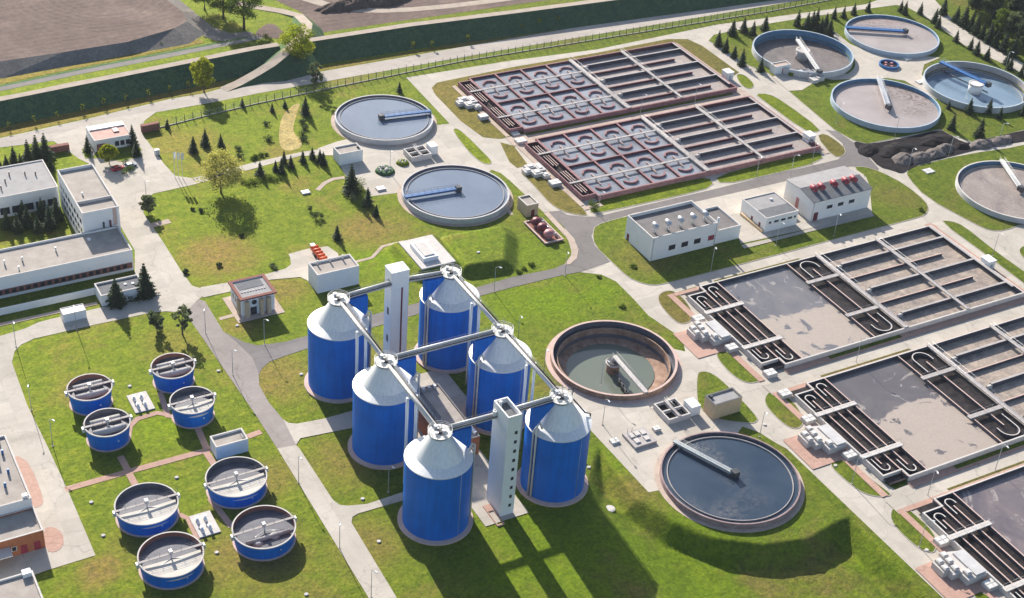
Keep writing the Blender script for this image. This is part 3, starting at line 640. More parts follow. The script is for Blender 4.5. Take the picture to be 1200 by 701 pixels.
flat('footway', pp([(637,250),(643,249),(672,280),(678,292),(676,303),(668,310),(661,311),(669,300),(670,291),(664,279)]), 'pale_paving', 6, 0, 'pale curving footway beside the asphalt', 'footway')
flat('brick_paving', pp([(14,537),(22,534),(36,545),(52,586),(48,594),(36,596)]), 'brick_paving', 5, 1, 'round ended brick apron beside the lower left building', 'paving')
flat('brick_paving', pp([(50,620),(62,617),(74,625),(75,640),(65,648),(54,646)]), 'brick_paving', 5, 1, 'rounded brick apron by the brick building', 'paving')

# ------------------------------------------------------------------ clarifier tanks
def spoked_bridge(t, a, b, z, mat, wd=1.3, rail=True, name='bridge', depth=0.5):
    """scraper bridge from point a to b: deck with two railings"""
    a = Vector((a[0], a[1], z)); b = Vector((b[0], b[1], z))
    o = MB().mat(mat); o.beam(a, b, wd, depth); br = o.build(name, t)
    d = (b-a).normalized(); n = Vector((-d.y, d.x, 0)); L = (b-a).length
    if rail:
        r_ = MB().mat(mat)
        for s in (-1, 1):
            o_ = n*s*(wd/2-0.05)+Vector((0, 0, depth))
            for h in (0.55, 1.1): r_.tube([a+o_+Vector((0, 0, h)), b+o_+Vector((0, 0, h))], 0.035, 4)
            k = max(2, int(L/2.2))
            for i in range(k+1):
                q = a+o_+d*L*i/k; r_.tube([q, q+Vector((0, 0, 1.1))], 0.03, 4)
        r_.build('railing', br)
    return br

def clarifier(label, c, r_, rim, wz, wmat, wall, inner, bridge, bmat, launder=True, floor=-6, wallw=0.55, column=None, group=None, outer_mat=None, lmat='wall_concrete', cat='tank'):
    t = thing('round_tank', label, cat, (c[0], c[1], 0), group); cx, cy = c
    o = MB().mat(wall); o.lathe([(r_, rim), (r_-wallw, rim)], cx, cy, 96)
    o.mat(outer_mat or wall); o.lathe([(r_, rim), (r_, -0.05)], cx, cy, 96, True)
    o.mat(inner); o.lathe([(r_-wallw, rim), (r_-wallw, min(wz-0.5, -0.05) if wz > 0 else wz-0.5)], cx, cy, 96, True)
    ow = o.build('outer_wall', t, smooth='keep')
    k = MB().mat('pink_concrete' if 'pink' in wall else 'pale_paving'); k.lathe([(r_+0.02, 0.06), (r_+1.3, 0.06), (r_+1.3, -0.05)], cx, cy, 96); k.build('paved_rim', t, smooth='keep')
    if launder:
        l = MB().mat(lmat); l.ring(cx, cy, r_-1.9, r_-1.72, wz-0.4, wz+0.35, 96); l.build('overflow_channel', t)
    s = MB().mat(wmat); n = 96
    s.add([(cx, cy, wz)]+[(cx+(r_-wallw-0.003)*math.cos(math.tau*i/n), cy+(r_-wallw-0.003)*math.sin(math.tau*i/n), wz) for i in range(n)], [(0, 1+i, 1+(i+1) % n) for i in range(n)])
    s.build('water_surface', t)
    if column:
        m_ = MB().mat(column[1]); m_.frustum(cx, cy, wz-0.2, rim+0.2, column[0], column[0], 28); m_.mat('pale_concrete'); m_.ring(cx, cy, column[0]-0.4, column[0]+0.25, rim-0.4, rim+0.35, 28)
        m_.build('centre_column', t)
    if bridge:
        a, b_ = bridge; spoked_bridge(t, a, b_, rim+0.15, bmat[0], bmat[1])
        v = Vector((b_[0]-a[0], b_[1]-a[1], 0)).normalized(); n_ = Vector((-v.y, v.x, 0))
        m_ = MB().mat('dark_metal')
        for q in (0.4,):
            e = Vector((b_[0], b_[1], 0)); m_.box(e.x-0.9, e.x+0.9, e.y-0.9, e.y+0.9, rim-0.5, rim+1.2)
        m_.tube([Vector((a[0], a[1], wz+0.25))+n_*1.1, Vector((b_[0], b_[1], wz+0.25))+n_*1.1], 0.16, 6)
        m_.build('drive_unit', t)
    return t
def on(c, r_, p):
    d = Vector((p[0]-c[0], p[1]-c[1], 0)).normalized(); return (c[0]+d.x*r_, c[1]+d.y*r_)
clarifier('round tank of pale blue water, blue bridge on its left, nearer the silos', TANK_A, 17.7, 2.0, 1.25, 'pale_water', 'grey_wall', 'tank_inner', (on(TANK_A, 17.6, P(475,232,2)), P(537,222,2)), ('bridge_blue', 1.5))
clarifier('round tank of pale blue water with a blue bridge on its right, nearest the fence', TANK_B, 17.4, 2.0, 1.25, 'pale_water', 'grey_wall', 'tank_inner', (on(TANK_B, 17.2, P(507,131,2)), P(447,138,2)), ('bridge_blue', 1.5))
tc_ = clarifier('round tank of dark blue water on the grassy bank with a grey truss bridge', TANK_C, 17.9, 1.6, 0.9, 'scum_water', 'plum_concrete', 'tank_inner', (on(TANK_C, 18.2, P(787,515,2)), P(861,556,1.6)), ('lamp_metal', 1.4), outer_mat='plum_concrete', wallw=.4)
# the half empty tank D
def empty_tank():
    cx, cy = TANK_D
    t = thing('round_tank', 'half drained round tank with green water and rusty pink walls', 'tank', (cx, cy, 0))
    o = MB().mat('rust_concrete'); o.lathe([(17.9, -0.05), (17.9, 1.7)], cx, cy, 96, True)
    o.mat('pink_concrete'); o.lathe([(17.9, 1.7), (17.2, 1.7)], cx, cy, 96)
    o.mat('tank_inner'); o.lathe([(17.2, 1.7), (17.2, -0.6)], cx, cy, 96, True); o.build('outer_wall', t, smooth='keep')
    o = MB().mat('wall_concrete')
    k = MB().mat('pink_concrete'); k.lathe([(17.92, 0.06), (19.3, 0.06), (19.3, -0.05)], cx, cy, 96); k.build('paved_rim', t, smooth='keep')
    l = MB().mat('tank_inner'); l.lathe([(17.2, -0.6), (16.1, -0.6)], cx, cy, 96)
    l.mat('rust_concrete'); l.lathe([(16.1, -0.6), (16.1, 0.25), (15.75, 0.25), (15.75, -1.7)], cx, cy, 96); l.build('overflow_channel', t, smooth='keep')
    l = MB().mat('tank_inner'); l.lathe([(15.75, -1.7), (15.7, -2.9)], cx, cy, 96, True); l.mat('rust_concrete'); l.lathe([(15.7, -2.9), (0, -5.6)], cx, cy, 96, True); l.build('conical_floor', t, smooth='keep')
    n = 96; s = MB().mat('green_water'); rr = 12.9
    s.add([(cx-0.8, cy+0.6, -3.35)]+[(cx-0.8+rr*math.cos(math.tau*i/n), cy+0.6+rr*math.sin(math.tau*i/n), -3.35) for i in range(n)], [(0, 1+i, 1+(i+1) % n) for i in range(n)]); s.build('water_surface', t)
    c = MB().mat('rust_concrete'); c.lathe([(1.9, -5.4), (1.9, 0.1)], cx, cy, 32, True); c.mat('pale_concrete'); c.ring(cx, cy, 1.75, 2.25, -0.6, -0.2, 32)
    c.mat('dark_metal'); c.cyl(cx, cy, 0.0, 0.12, 1.85); c.mat('pale_concrete'); c.cyl(cx, cy, .12, 1.4, .55, 16); c.build('centre_column', t)
    spoked_bridge(t, (cx, cy), on((cx, cy), 17.8, P(753,456,1.7)), 1.75, 'pale_concrete', 1.5, depth=0.35)
    e = on((cx, cy), 12, P(738,458,0)); q = MB().mat('dark_metal'); q.beam((cx, cy, -2.3), (e[0], e[1], -2.3), 0.5, 0.5)
    for f in (0.55, 0.75, 0.97): q.box(cx+(e[0]-cx)*f-.5, cx+(e[0]-cx)*f+.5, cy+(e[1]-cy)*f-.5, cy+(e[1]-cy)*f+.5, -3.3, -1.8)
    q.build('scraper_arm', t)
empty_tank()
RT = 20.2
clarifier('deep round tank of dark sludge, leftmost of the four blue rimmed tanks', T1, RT, 2.6, -1.2, 'dusk_sludge', 'blue_rim', 'blue_inner', (P(934.5,46.5,3)[:2], on(T1, RT-0.2, P(957,81,2.6))), ('pale_steel', 1.6), launder=False, column=(2.6, 'wall_concrete'), outer_mat='grey_wall')
clarifier('round tank of pinkish sludge under a bright blue bridge, farthest from the silos', T2, 19.4, 2.0, 0.9, 'streaked_sludge', 'blue_rim', 'blue_inner', (on(T2, 19.2, P(991,33,2)), P(1061,37.5,2)), ('bridge_blue', 2.0), launder=False)
clarifier('round tank half covered by brown scum with a steel bridge from its far rim', T3, 20.6, 2.2, 0.7, 'patched_scum', 'blue_rim', 'blue_inner', (on(T3, 20.4, P(1028,88,2.2)), P(1041,126,2.2)), ('steel', 1.9), launder=False)
clarifier('deep round tank of blue water with a bright blue bridge and white centre column', T4, 20.4, 2.6, -1.0, 'pool_water', 'blue_rim', 'wall_concrete', (on(T4, 20.2, P(1101,73,2.6)), P(1158,100,2.6)), ('bridge_blue', 2.0), launder=True, column=(2.6, 'white_wall'), outer_mat='grey_wall')
clarifier('round tank of grey sludge cut off by the right edge of the photo', T5, 20.4, 2.0, 0.6, 'grey_sludge', 'pale_concrete', 'blue_inner', (on(T5, 20.2, P(1182,205,2)), P(1196,222,2)), ('pale_steel', 1.7), launder=True, outer_mat='grey_wall')
def little_tank():
    c = tuple(P(1042, 75, 1))[:2]
    t = thing('round_pit', 'small blue rimmed round pit between the four big tanks', 'pit', (c[0], c[1], 0))
    o = MB().mat('bridge_blue'); o.ring(c[0], c[1], 3.5, 4.0, 0, 1.2, 40); o.build('rim', t)
    o = MB().mat('channel_water'); o.cyl(c[0], c[1], 0.05, 0.3, 3.49, 40); o.build('water_surface', t)
    for a in (0.3, 1.7, 3.1, 4.6):
        o = MB().mat('pink_paint'); o.box(c[0]+1.8*math.cos(a)-.5, c[0]+1.8*math.cos(a)+.5, c[1]+1.8*math.sin(a)-.5, c[1]+1.8*math.sin(a)+.5, .3, 1.0); o.build('pump', t)
little_tank()

# ------------------------------------------------------------------ small blue tanks
def blue_tank(cx, cy, r1, r0, h, label, group, floor_mat, red, style):
    t = thing('blue_tank', label, 'tank', (cx, cy, 0), group)
    o = MB().mat('silo_blue'); o.lathe([(r0, -0.05), (r1-0.06, h-0.25)], cx, cy, 64, True); o.build('shell', t, smooth='keep')
    o = MB().mat('pale_concrete'); o.lathe([(r1-0.02, h-0.3), (r1+0.1, h-0.28), (r1+0.1, h), (r1-0.24, h), (r1-0.24, h-0.02)], cx, cy, 64); o.build('rim', t, smooth='keep')
    o = MB().mat('dark_brick' if red else 'tank_inner'); o.lathe([(r1-0.24, h), (r1-0.38, h-1.1)], cx, cy, 64, True); o.mat('tank_inner'); o.lathe([(r1-0.4, h-1.1), (r1-0.4, h-1.9)], cx, cy, 64, True); o.build('inner_wall', t, smooth='keep')
    fz = h-1.45
    o = MB().mat('tank_inner'); o.cyl(cx, cy, fz-0.1, fz, r1-0.405, 64); o.build('floor', t)
    if style == 'roof':       # pale half-vault cover south of the bridge
        q = r1-0.6; o = MB().mat('cover_white'); o.lathe([(0, fz+.3), (q, fz+.55), (q, fz-.05)], cx, cy-0.45, 32, False, False, math.pi, math.tau)
        o.add([(cx-q, cy-.45, fz), (cx+q, cy-.45, fz), (cx+q, cy-.45, fz+.3), (cx-q, cy-.45, fz+.3)], [(0, 1, 2, 3)]); o.build('half_cover', t, smooth='keep')
    else:
        o = MB().mat(floor_mat)
        o.tube([(cx-r1*0.72, cy-r1*0.36, fz+0.35), (cx+r1*0.72, cy-r1*0.36, fz+0.35)], 0.95 if style == 'drum' else 0.5, 14)
        if style == 'drum': o.tube([(cx-r1*0.66, cy+r1*0.36, fz+0.3), (cx+r1*0.66, cy+r1*0.36, fz+0.3)], 0.95, 14)
        o.build('media_drum', t)
        if style == 'cones':
            o = MB().mat('pale_concrete')
            for k in (-0.33, 0.2): o.frustum(cx+k*r1*1.15, cy-r1*0.45+ (k+.33)*1.6, fz, fz+0.5, 1.25, 0.45, 24)
            o.build('mixer_cone', t)
    spoked_bridge(t, (cx-r1-0.2, cy+0.1), (cx+r1+0.2, cy+0.1), h+0.02, 'wall_concrete', 0.7, True, 'walkway', 0.14)
    o = MB().mat('steel'); o.box(cx-0.4, cx+0.4, cy-0.5, cy+0.5, h+0.25, h+1.1)
    o.tube([(cx, cy-0.3, h), (cx, cy-0.3, fz)], 0.16, 8); o.tube([(cx, cy-0.3, fz+.4), (cx-r1*0.7, cy-r1*0.35, fz+0.3)], 0.09, 6); o.tube([(cx, cy-0.3, fz+.4), (cx+r1*0.7, cy-r1*0.3, fz+0.3)], 0.09, 6); o.build('mixer', t)
    for s in (-1, 1):
        o = MB().mat('pale_steel'); o.box(cx+s*(r1+0.35)-0.32, cx+s*(r1+0.35)+0.32, cy-0.45, cy+0.6, h-1.1, h+0.05); o.build('side_box', t)
    o = MB().mat('white_paint'); o.cyl(cx+r1*0.2, cy-r1*0.93, h*0.5, h*0.5+0.25, 0.22, 10); o.build('vent_cap', t)
    o = MB().mat('pink_concrete'); o.lathe([(r0+0.02, 0.1), (r0+0.55, 0.1), (r0+0.55, -0.05)], cx, cy, 64); o.build('base_ring', t, smooth='keep')
    return t
gs = 'small blue tanks of the upper four'; gl = 'wider blue tanks of the lower four'
HS = 5.2
for (x, y, lab, fm, red, st) in [(67.0, 316.2, 'small blue tank farthest left, beside the lawn and the yard', 'pale_concrete', True, 'drum'), (89.3, 316.6, 'small blue tank of the upper four nearest the leafy lawn tree', 'pale_concrete', True, 'drum'),
                                 (67.0, 300.4, 'small blue tank just left of the upper white valve slab, nearer the brick path', 'pale_concrete', False, 'drum'), (89.2, 300.6, 'small blue tank of the upper four nearest the white hut', 'pale_concrete', False, 'roof')]:
    blue_tank(x, y, 5.7, 5.0, HS, lab, gs, fm, red, st)
for (x, y, lab, fm, red, st) in [(89.6, 269.2, 'wide blue tank right beside the white hut', 'pale_concrete', False, 'roof'), (67.1, 268.7, 'wide blue tank at the left of the lower valve slab with a pale floor', 'pale_concrete', False, 'roof'),
                                 (89.3, 249.8, 'wide blue tank with a grey floor and two round mixer cones', 'wall_concrete', True, 'cones'), (66.9, 250.0, 'wide blue tank nearest the bottom edge of the photo', 'pale_concrete', True, 'roof')]:
    blue_tank(x, y, 7.4, 6.9, 4.0, lab, gl, fm, red, st)
def valve_slab(cx, cy, label):
    t = thing('valve_slab', label, 'valves', (cx, cy, 0), 'valve slabs between the blue tanks')
    o = MB().mat('pale_concrete'); o.box(cx-2.6, cx+2.6, cy-4.0, cy+4.0, 0, 0.3); o.build('slab', t)
    for dx in (-1.0, 0.9):
        for dy in (-2.0, 1.4):
            v = MB().mat('white_paint'); x, y = cx+dx, cy+dy
            v.tube([(x-0.3, y-0.9, .75), (x-.3, y+0.9, .75)], 0.35, 10); v.cyl(x-.3, y, 0.3, 1.6, 0.28, 10); v.cyl(x-.3, y, 1.6, 1.75, 0.45, 12); v.build('valve', t)
    return t
c = P(165, 472); valve_slab(c.x, c.y, 'pale slab with four valves among the upper blue tanks')
c = P(240, 615); valve_slab(c.x, c.y, 'pale slab with four valves among the lower blue tanks')

# ------------------------------------------------------------------ basins
def wall_x(b, x0, x1, y, t, z0, z1): wall_box(b, x0, x1, y-t/2, y+t/2, z0, z1)
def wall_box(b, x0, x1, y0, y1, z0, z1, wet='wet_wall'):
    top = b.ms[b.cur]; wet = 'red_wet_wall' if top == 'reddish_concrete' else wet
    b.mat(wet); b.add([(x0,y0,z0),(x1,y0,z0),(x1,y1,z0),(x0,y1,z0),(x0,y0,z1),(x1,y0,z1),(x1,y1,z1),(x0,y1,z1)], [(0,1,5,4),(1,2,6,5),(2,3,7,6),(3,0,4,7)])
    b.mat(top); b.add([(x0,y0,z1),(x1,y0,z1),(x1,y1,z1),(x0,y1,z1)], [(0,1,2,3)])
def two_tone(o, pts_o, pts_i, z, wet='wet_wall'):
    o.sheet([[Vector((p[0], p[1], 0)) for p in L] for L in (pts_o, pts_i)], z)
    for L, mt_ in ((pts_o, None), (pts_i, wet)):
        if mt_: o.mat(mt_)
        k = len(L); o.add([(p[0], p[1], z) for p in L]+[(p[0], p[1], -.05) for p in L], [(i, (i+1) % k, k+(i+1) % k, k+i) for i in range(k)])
def outer(t, x0, x1, y0, y1, z, mat, th=0.45, top=None, notch=None, wet='wet_wall'):
    o = MB().mat(mat)
    pts_o = rect(x0, x1, y0, y1); pts_i = rect(x0+th, x1-th, y0+th, y1-th)
    if notch: # narrower block glued on the left: x from notch[0] to x0 between two y values
        pass
    two_tone(o, pts_o, pts_i, z, wet)
    return o.build('outer_wall', t)
def water_part(t, x0, x1, y0, y1, z, mat, name='water_surface'):
    b = MB().mat(mat); b.add([(x0, y0, z), (x1, y0, z), (x1, y1, z), (x0, y1, z)], [(0, 1, 2, 3)]); return b.build(name, t)
def walkway(t, a, b_, z, wd=1.0, mat='wall_concrete', deck=0.25, name='walkway'):
    a = Vector((*a, z)); c = Vector((*b_, z)); o = MB().mat(mat); o.beam(a, c, wd, deck); w_ = o.build(name, t)
    d = (c-a).normalized(); n = Vector((-d.y, d.x, 0)); L = (c-a).length; r_ = MB().mat('steel')
    for s in (-1, 1):
        q = n*s*(wd/2-0.04)+Vector((0, 0, deck)); r_.tube([a+q+Vector((0, 0, 1.0)), c+q+Vector((0, 0, 1.0))], 0.04, 4)
        k = max(2, int(L/2.5))
        for i in range(k+1): p = a+q+d*L*i/k; r_.tube([p, p+Vector((0, 0, 1.0))], 0.035, 4)
    r_.build('railing', w_)
    return w_
def hook(t, x, y, r_, side, up, z0, z1, mat, ln, name='curved_baffle'):
    """J shaped baffle: straight leg of length ln then a half turn; up=+1 curve at +Y end; side=-1 hooks to the left"""
    n = 14; pts = [Vector((x, y-up*ln, 0)), Vector((x, y, 0))]
    for i in range(1, n+1):
        a = math.pi*i/n; pts.append(Vector((x+side*r_*(1-math.cos(a)), y+up*r_*math.sin(a), 0)))
    pts.append(pts[-1]+Vector((0, -up*0.5*r_, 0)))
    b = MB().mat(mat)
    for i in range(len(pts)-1): pass
    out = strip(pts, 0.32); b.sheet([out], z1); b.mat('wet_wall'); k_ = len(out); b.add([(p.x, p.y, z1) for p in out]+[(p.x, p.y, z0) for p in out], [(i, (i+1) % k_, k_+(i+1) % k_, k_+i) for i in range(k_)]); return b.build(name, t)

def cell_basin(label, x0, x1, y0, y1, xm, xb):
    t = thing('treatment_basin', label, 'basin', (x0, y0, 0)); z = 1.9
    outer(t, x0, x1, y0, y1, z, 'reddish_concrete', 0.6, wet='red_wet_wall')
    # small serpentine strip on the left
    xs = x0-5.2
    o = MB().mat('reddish_concrete'); two_tone(o, rect(xs, x0-0.02, y0+1.8, y1-1.8), rect(xs+0.4, x0-0.4, y0+2.2, y1-2.2), z-.02, 'red_wet_wall'); o.build('inlet_channel_wall', t)
    water_part(t, xs+0.38, x0-0.38, y0+2.18, y1-2.18, 0.25, 'channel_water', 'inlet_channel')
    for (a, b_) in ((y0+4.5, y0+10), (y0+12, y0+19), (y1-19, y1-12), (y1-10, y1-4.5)):
        for k in (0.32, 0.5, 0.68):
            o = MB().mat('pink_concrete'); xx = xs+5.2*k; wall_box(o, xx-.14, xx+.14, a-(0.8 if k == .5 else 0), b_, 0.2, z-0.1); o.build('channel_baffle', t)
    # cells
    x1c = xm; nx = 4; ny = 4; cw = (x1c-x0)/nx; chh = (y1-y0)/ny; ym = (y0+y1)/2
    water_part(t, x0+0.45, xm, y0+0.45, y1-0.45, 1.05, 'cell_water', 'cell_water')
    o = MB().mat('reddish_concrete'); wall_x(o, x0+0.45, xm-0.3, ym, 0.5, 0.3, z+0.02); o.build('dividing_wall', t)
    for i in range(1, nx):
        for j in range(2):
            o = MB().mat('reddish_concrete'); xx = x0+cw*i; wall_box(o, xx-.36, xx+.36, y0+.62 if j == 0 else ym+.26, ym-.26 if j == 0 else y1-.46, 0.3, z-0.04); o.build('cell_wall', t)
    for j in range(2):
        yy = y0+chh*(1 if j == 0 else 3)
        for side, yy_ in ((1, yy),):
            walkway(t, (x0-5, yy), (xm, yy), z, 0.9)
        for i in range(nx):
            for s in (-1, 1):
                cx = x0+cw*(i+0.5)+0.3*s; cy = yy+s*5.6
                b = MB().mat('reddish_concrete')
                r_ = 3.0; n = 18; prof = [(r_-0.6, 0.4), (r_, 0.4), (r_, z-0.2), (r_-0.6, z-0.2)]
                a0 = R(14) if s > 0 else R(194)
                b.mat('reddish_concrete'); b.lathe(prof, cx, cy-s*1.6, n, False, True, a0, a0+R(152)); ar = b.build('arc_baffle', t)
                st = MB().mat('pink_concrete'); st.box(cx-.18, cx+.18, min(yy+s*0.5, yy+s*3.6), max(yy+s*0.5, yy+s*3.6), 0.4, z-0.3); st.build('baffle_stem', ar)
    # end bridge between cells and lanes
    walkway(t, (xm, y0+.2), (xm, y1-.2), z+0.02, 1.9, 'wall_concrete')
    water_part(t, xm+0.3, x1-0.45, y0+0.45, y1-0.45, 0.4, 'lane_sludge', 'sludge_surface')
    lanes(t, xm+1.0, x1-0.45, y0, y1, 7, z, 0.6, 'reddish_concrete', xb)
def lanes(t, xa, xb_, y0, y1, n, z, low, redmat, xbridge):
    H = (y1-y0)/n
    for i in range(1, n):
        y = y1-H*i; wide = i % 2 == 1
        o = MB().mat('wall_concrete' if wide else redmat)
        if wide:
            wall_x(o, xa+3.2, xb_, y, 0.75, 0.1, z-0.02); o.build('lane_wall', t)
            s = MB().mat('pale_concrete'); s.box(xa+1.6, xa+3.6, y-0.5, y+0.1, .1, z-0.35); s.build('weir_box', t)
        else:
            wall_x(o, xa, xb_-7.5, y, 0.4, 0.1, z-0.55); o.build('lane_wall', t)
    walkway(t, (xbridge, y0+.2), (xbridge, y1-.2), z+0.02, 1.2, 'wall_concrete')
    o = MB().mat('wall_concrete'); o.box(xb_-0.9, xb_+0.3, y0+H*0.6, y1-0.5, z-0.25, z-0.03); o.build('collecting_channel', t)
cell_basin('farthest basin, of sixteen blue watered cells and long sludge lanes', 245.9, 338.6, 404.9, 448.4, 290.0, 313.3)
cell_basin('cell and lane basin on the asphalt road, nearer of the two', 246.0, 339.1, 354.8, 397.4, 290.4, 314.0)
# pavings round the far basins
flat('paving', rect(238, 342.0, 398.2, 404.6), 'pale_paving', 8, 0, 'pale paving between the two far basins', 'paving')
flat('turf_strip', rect(246, 336, 403.3, 404.8), 'lush_grass', 9, 0, 'thin grass strip under the farthest basin wall', 'grass')
flat('paving', rect(339.4, 341.4, 352, 450), 'pale_paving', 9, 0, 'narrow pavement at the end of the far basins', 'paving')
flat('paving', [(238.6, 405), (240.2, 405), (240.2, 447.6), (238.6, 447.6)], 'pale_paving', 9, 0, 'narrow pavement left of the farthest basin', 'paving')
flat('paving', [(238.6, 354), (240.2, 354), (240.2, 398), (238.6, 398)], 'pale_paving', 9, 0, 'narrow pavement left of the nearer cell basin', 'paving')
flat('paving', rect(238.6, 246, 351.2, 353.2), 'pale_paving', 9, 0, 'pavement at the foot of the nearer cell basin', 'paving')

def lake_basin(label, y0, y1, lakemat, hw=1.8, mid_a=0.70, mid_b=0.26, open_end=False):
    x_l, x_lake, x_c, x_m, x_r = 240.3, 252.9, 279.6, 291.6, 339.4; z = hw
    t = thing('lake_basin', label, 'basin', (x_l, y0, 0))
    xo = 246.6; yin = 3.0
    # outer wall with the stepped left block
    pts_o = [(x_l, y0+yin), (xo, y0+yin), (xo, y0), (x_r, y0), (x_r, y1), (xo, y1), (xo, y1-yin), (x_l, y1-yin)]
    th = 0.45
    pts_i = [(x_l+th, y0+yin+th), (xo+th, y0+yin+th), (xo+th, y0+th), (x_r-th, y0+th), (x_r-th, y1-th), (xo+th, y1-th), (xo+th, y1-yin-th), (x_l+th, y1-yin-th)]
    o = MB().mat('pale_concrete'); two_tone(o, pts_o, pts_i, z); o.build('outer_wall', t)
    ya = y0+(y1-y0)*mid_a; yb = y0+(y1-y0)*mid_b
    water_part(t, x_l+.4, x_lake, y0+.44, y1-.44, 0.75, 'channel_water', 'channel_water')
    water_part(t, x_lake, x_c, y0+.44, y1-.44, 0.75, lakemat, 'lake_surface')
    water_part(t, x_c, x_m, y0+.44, y1-.44, 0.75, 'channel_water', 'channel_water')
    for x, th_, zz, nm in ((x_lake, 0.35, z-.02, 'lake_wall'), (x_c, 0.35, z-.03, 'lake_wall')):
        o = MB().mat('pink_concrete'); wall_box(o, x-th_/2, x+th_/2, y0+.46, y1-.46, .1, zz); o.build(nm, t)
    # channel walls at the left
    xs = [x_l+3.1, xo, xo+3.1]
    for k, x in enumerate(xs):
        e = 4.2 if k != 1 else 0.46
        o = MB().mat('pink_concrete'); wall_box(o, x-.19, x+.19, y0+e+(yin if k == 0 else 0), y1-e-(yin if k == 0 else 0), .1, z-.12); o.build('channel_wall', t)
    for x, yy, yi in ((xs[0], 0, yin), (xs[2], 0, 0)):
        hook(t, x-1.35, y1-yi-3.0, 1.35, 1, 1, .1, z-.14, 'pale_concrete', 4.0)
        hook(t, x-1.35, y0+yi+3.0, 1.35, 1, -1, .1, z-.14, 'pale_concrete', 4.0)
    xc = (x_c+x_m)/2
    o = MB().mat('pink_concrete'); wall_box(o, xc-.19, xc+.19, y0+6.0, y1-6.0, .1, z-.12); o.build('channel_wall', t)
    hook(t, xc-3.0, y1-4.4, 2.9, 1, 1, .1, z-.1, 'pale_concrete', 5.6); hook(t, xc+3.0, y0+4.4, 2.9, -1, -1, .1, z-.1, 'pale_concrete', 5.6)
    for yy in (ya, yb):
        walkway(t, (x_l-0.6, yy), (x_lake+0.8, yy), z+.01, 1.5, 'pale_concrete'); walkway(t, (x_c-1.2, yy+1), (x_m-.9, yy+1), z+.01, 1.4, 'wall_concrete')
    walkway(t, (x_m, y0+.2), (x_m, y1-.2), z+.015, 1.7, 'wall_concrete')
    water_part(t, x_m+.3, x_r-.44, y0+.44, y1-.44, 0.3, 'brown_sludge', 'sludge_surface')
    lanes(t, x_m+.85, x_r-.45, y0, y1, 6, z, .6, 'pink_concrete', 316.0)
    return t, ya, yb
foam = ((0.32, 0.27, 0.235), (0.385, 0.325, 0.285))
a, c = P(905, 372, .75), P(958, 364, .75)
lake('lake_upper', a.x, a.y+1.0, c.x, c.y, 16, foam, ((0.130, 0.128, 0.142), (0.185, 0.172, 0.175)))
a, c = P(1035, 492, .75), P(1092, 462, .75)
lake('lake_middle', a.x, a.y, c.x, c.y, 12, foam, ((0.108, 0.098, 0.105), (0.142, 0.128, 0.13)))
lake('lake_lower', 250, 160, 280, 150, 10, ((0.26, 0.21, 0.195), (0.31, 0.255, 0.235)), ((0.115, 0.10, 0.115), (0.20, 0.165, 0.165)))
NBY = [(254.0, 297.1), (201.4, 244.7), (148.6, 192.4)]
labs = ['upper lake basin with blue grey water over half its open pool', 'middle lake basin with one clean edged tan foam raft', 'lower lake basin with murky water, cut off by the corner of the photo']
ly = []
for (y0, y1), l, lm in zip(NBY, labs, ('lake_upper', 'lake_middle', 'lake_lower')): ly.append(lake_basin(l, y0, y1, lm))
for k, (y0, y1) in enumerate(NBY):
    flat('concrete_road', rect(236, 344, y0-8.6, y0-3.4), 'concrete_slab', 8, 0, None)
    flat('brick_paving', rect(238.4, 343, y1+.1, y1+1.7), 'brick_paving', 9, 0, 'brick paving along the top of a lake basin', 'paving')
    flat('brick_paving', rect(246, 343, y0-2.4, y0-.1), 'brick_paving', 9, 0, 'brick paving along the foot of a lake basin', 'paving')
    flat('brick_paving', rect(236.2, 238.2, y0-2, y1+1.6), 'brick_paving', 10, 0, 'brick path along the left of a lake basin', 'path')
    flat('turf_strip', rect(254, 287, y1+1.85, y1+2.6), 'dry_grass', 9, 0, 'thin grass strip beside a lake basin', 'grass')
    flat('turf_strip', rect(262, 289, y0-1.5, y0-.12), 'lawn_grass', 10, 0, 'shaded grass strip under a lake basin wall', 'grass')
    c = (y0+y1)/2-1
    flat('brick_paving', rect(226.5, 240.2, c-6.5, c+6.5), 'brick_paving', 10, 0, 'pinkish brick forecourt beside a valve building', 'paving')
flat('brick_paving', rect(339.7, 342.5, 200, 300), 'brick_paving', 11, 0, 'brick pavement at the far end of the lake basins', 'paving')
# pump buildings at the left of each lake basin
def valve_house(cy, label):
    t = thing('valve_house', label, 'valve building', (236, cy, 0), 'pale valve houses beside the lake basins')
    o = MB().mat('pale_concrete'); o.sheet([[(230.2, cy+1), (231.8, cy+1), (231.8, cy-0.6), (234, cy-0.6), (234, cy-3.5), (240.0, cy-3.5), (240.0, cy+5.0), (236, cy+6.2), (230.2, cy+5)]], 2.0, 2.05); o.build('base_block', t)
    o = MB().mat('grey_wall'); o.box(236.6, 239.8, cy-3.2, cy+5.0, 2.0, 2.5); o.build('roof_slab', t)
    for i, (dx, dy) in enumerate(((-4.6, 1.9), (-4.4, 4.1), (-2.2, 3.2), (-2.4, 0.9), (-.7, -1.6), (-2.0, 5.3))):
        b = MB().mat('pale_concrete'); x = 236+dx; y = cy+dy; b.box(x-.85, x+.85, y-.8, y+.8, 1.95, 2.7+0.1*(i % 3)); b.mat('pale_steel'); b.box(x-.6, x+.6, y-.55, y+.55, 2.65, 2.85+0.1*(i % 3)); b.build('hatch', t)
for (y0, y1), l in zip(NBY, ('stepped pale valve house left of the upper lake basin', 'stepped pale valve house left of the middle lake basin', 'stepped pale valve house left of the lower lake basin')): valve_house((y0+y1)/2-1.0, l)
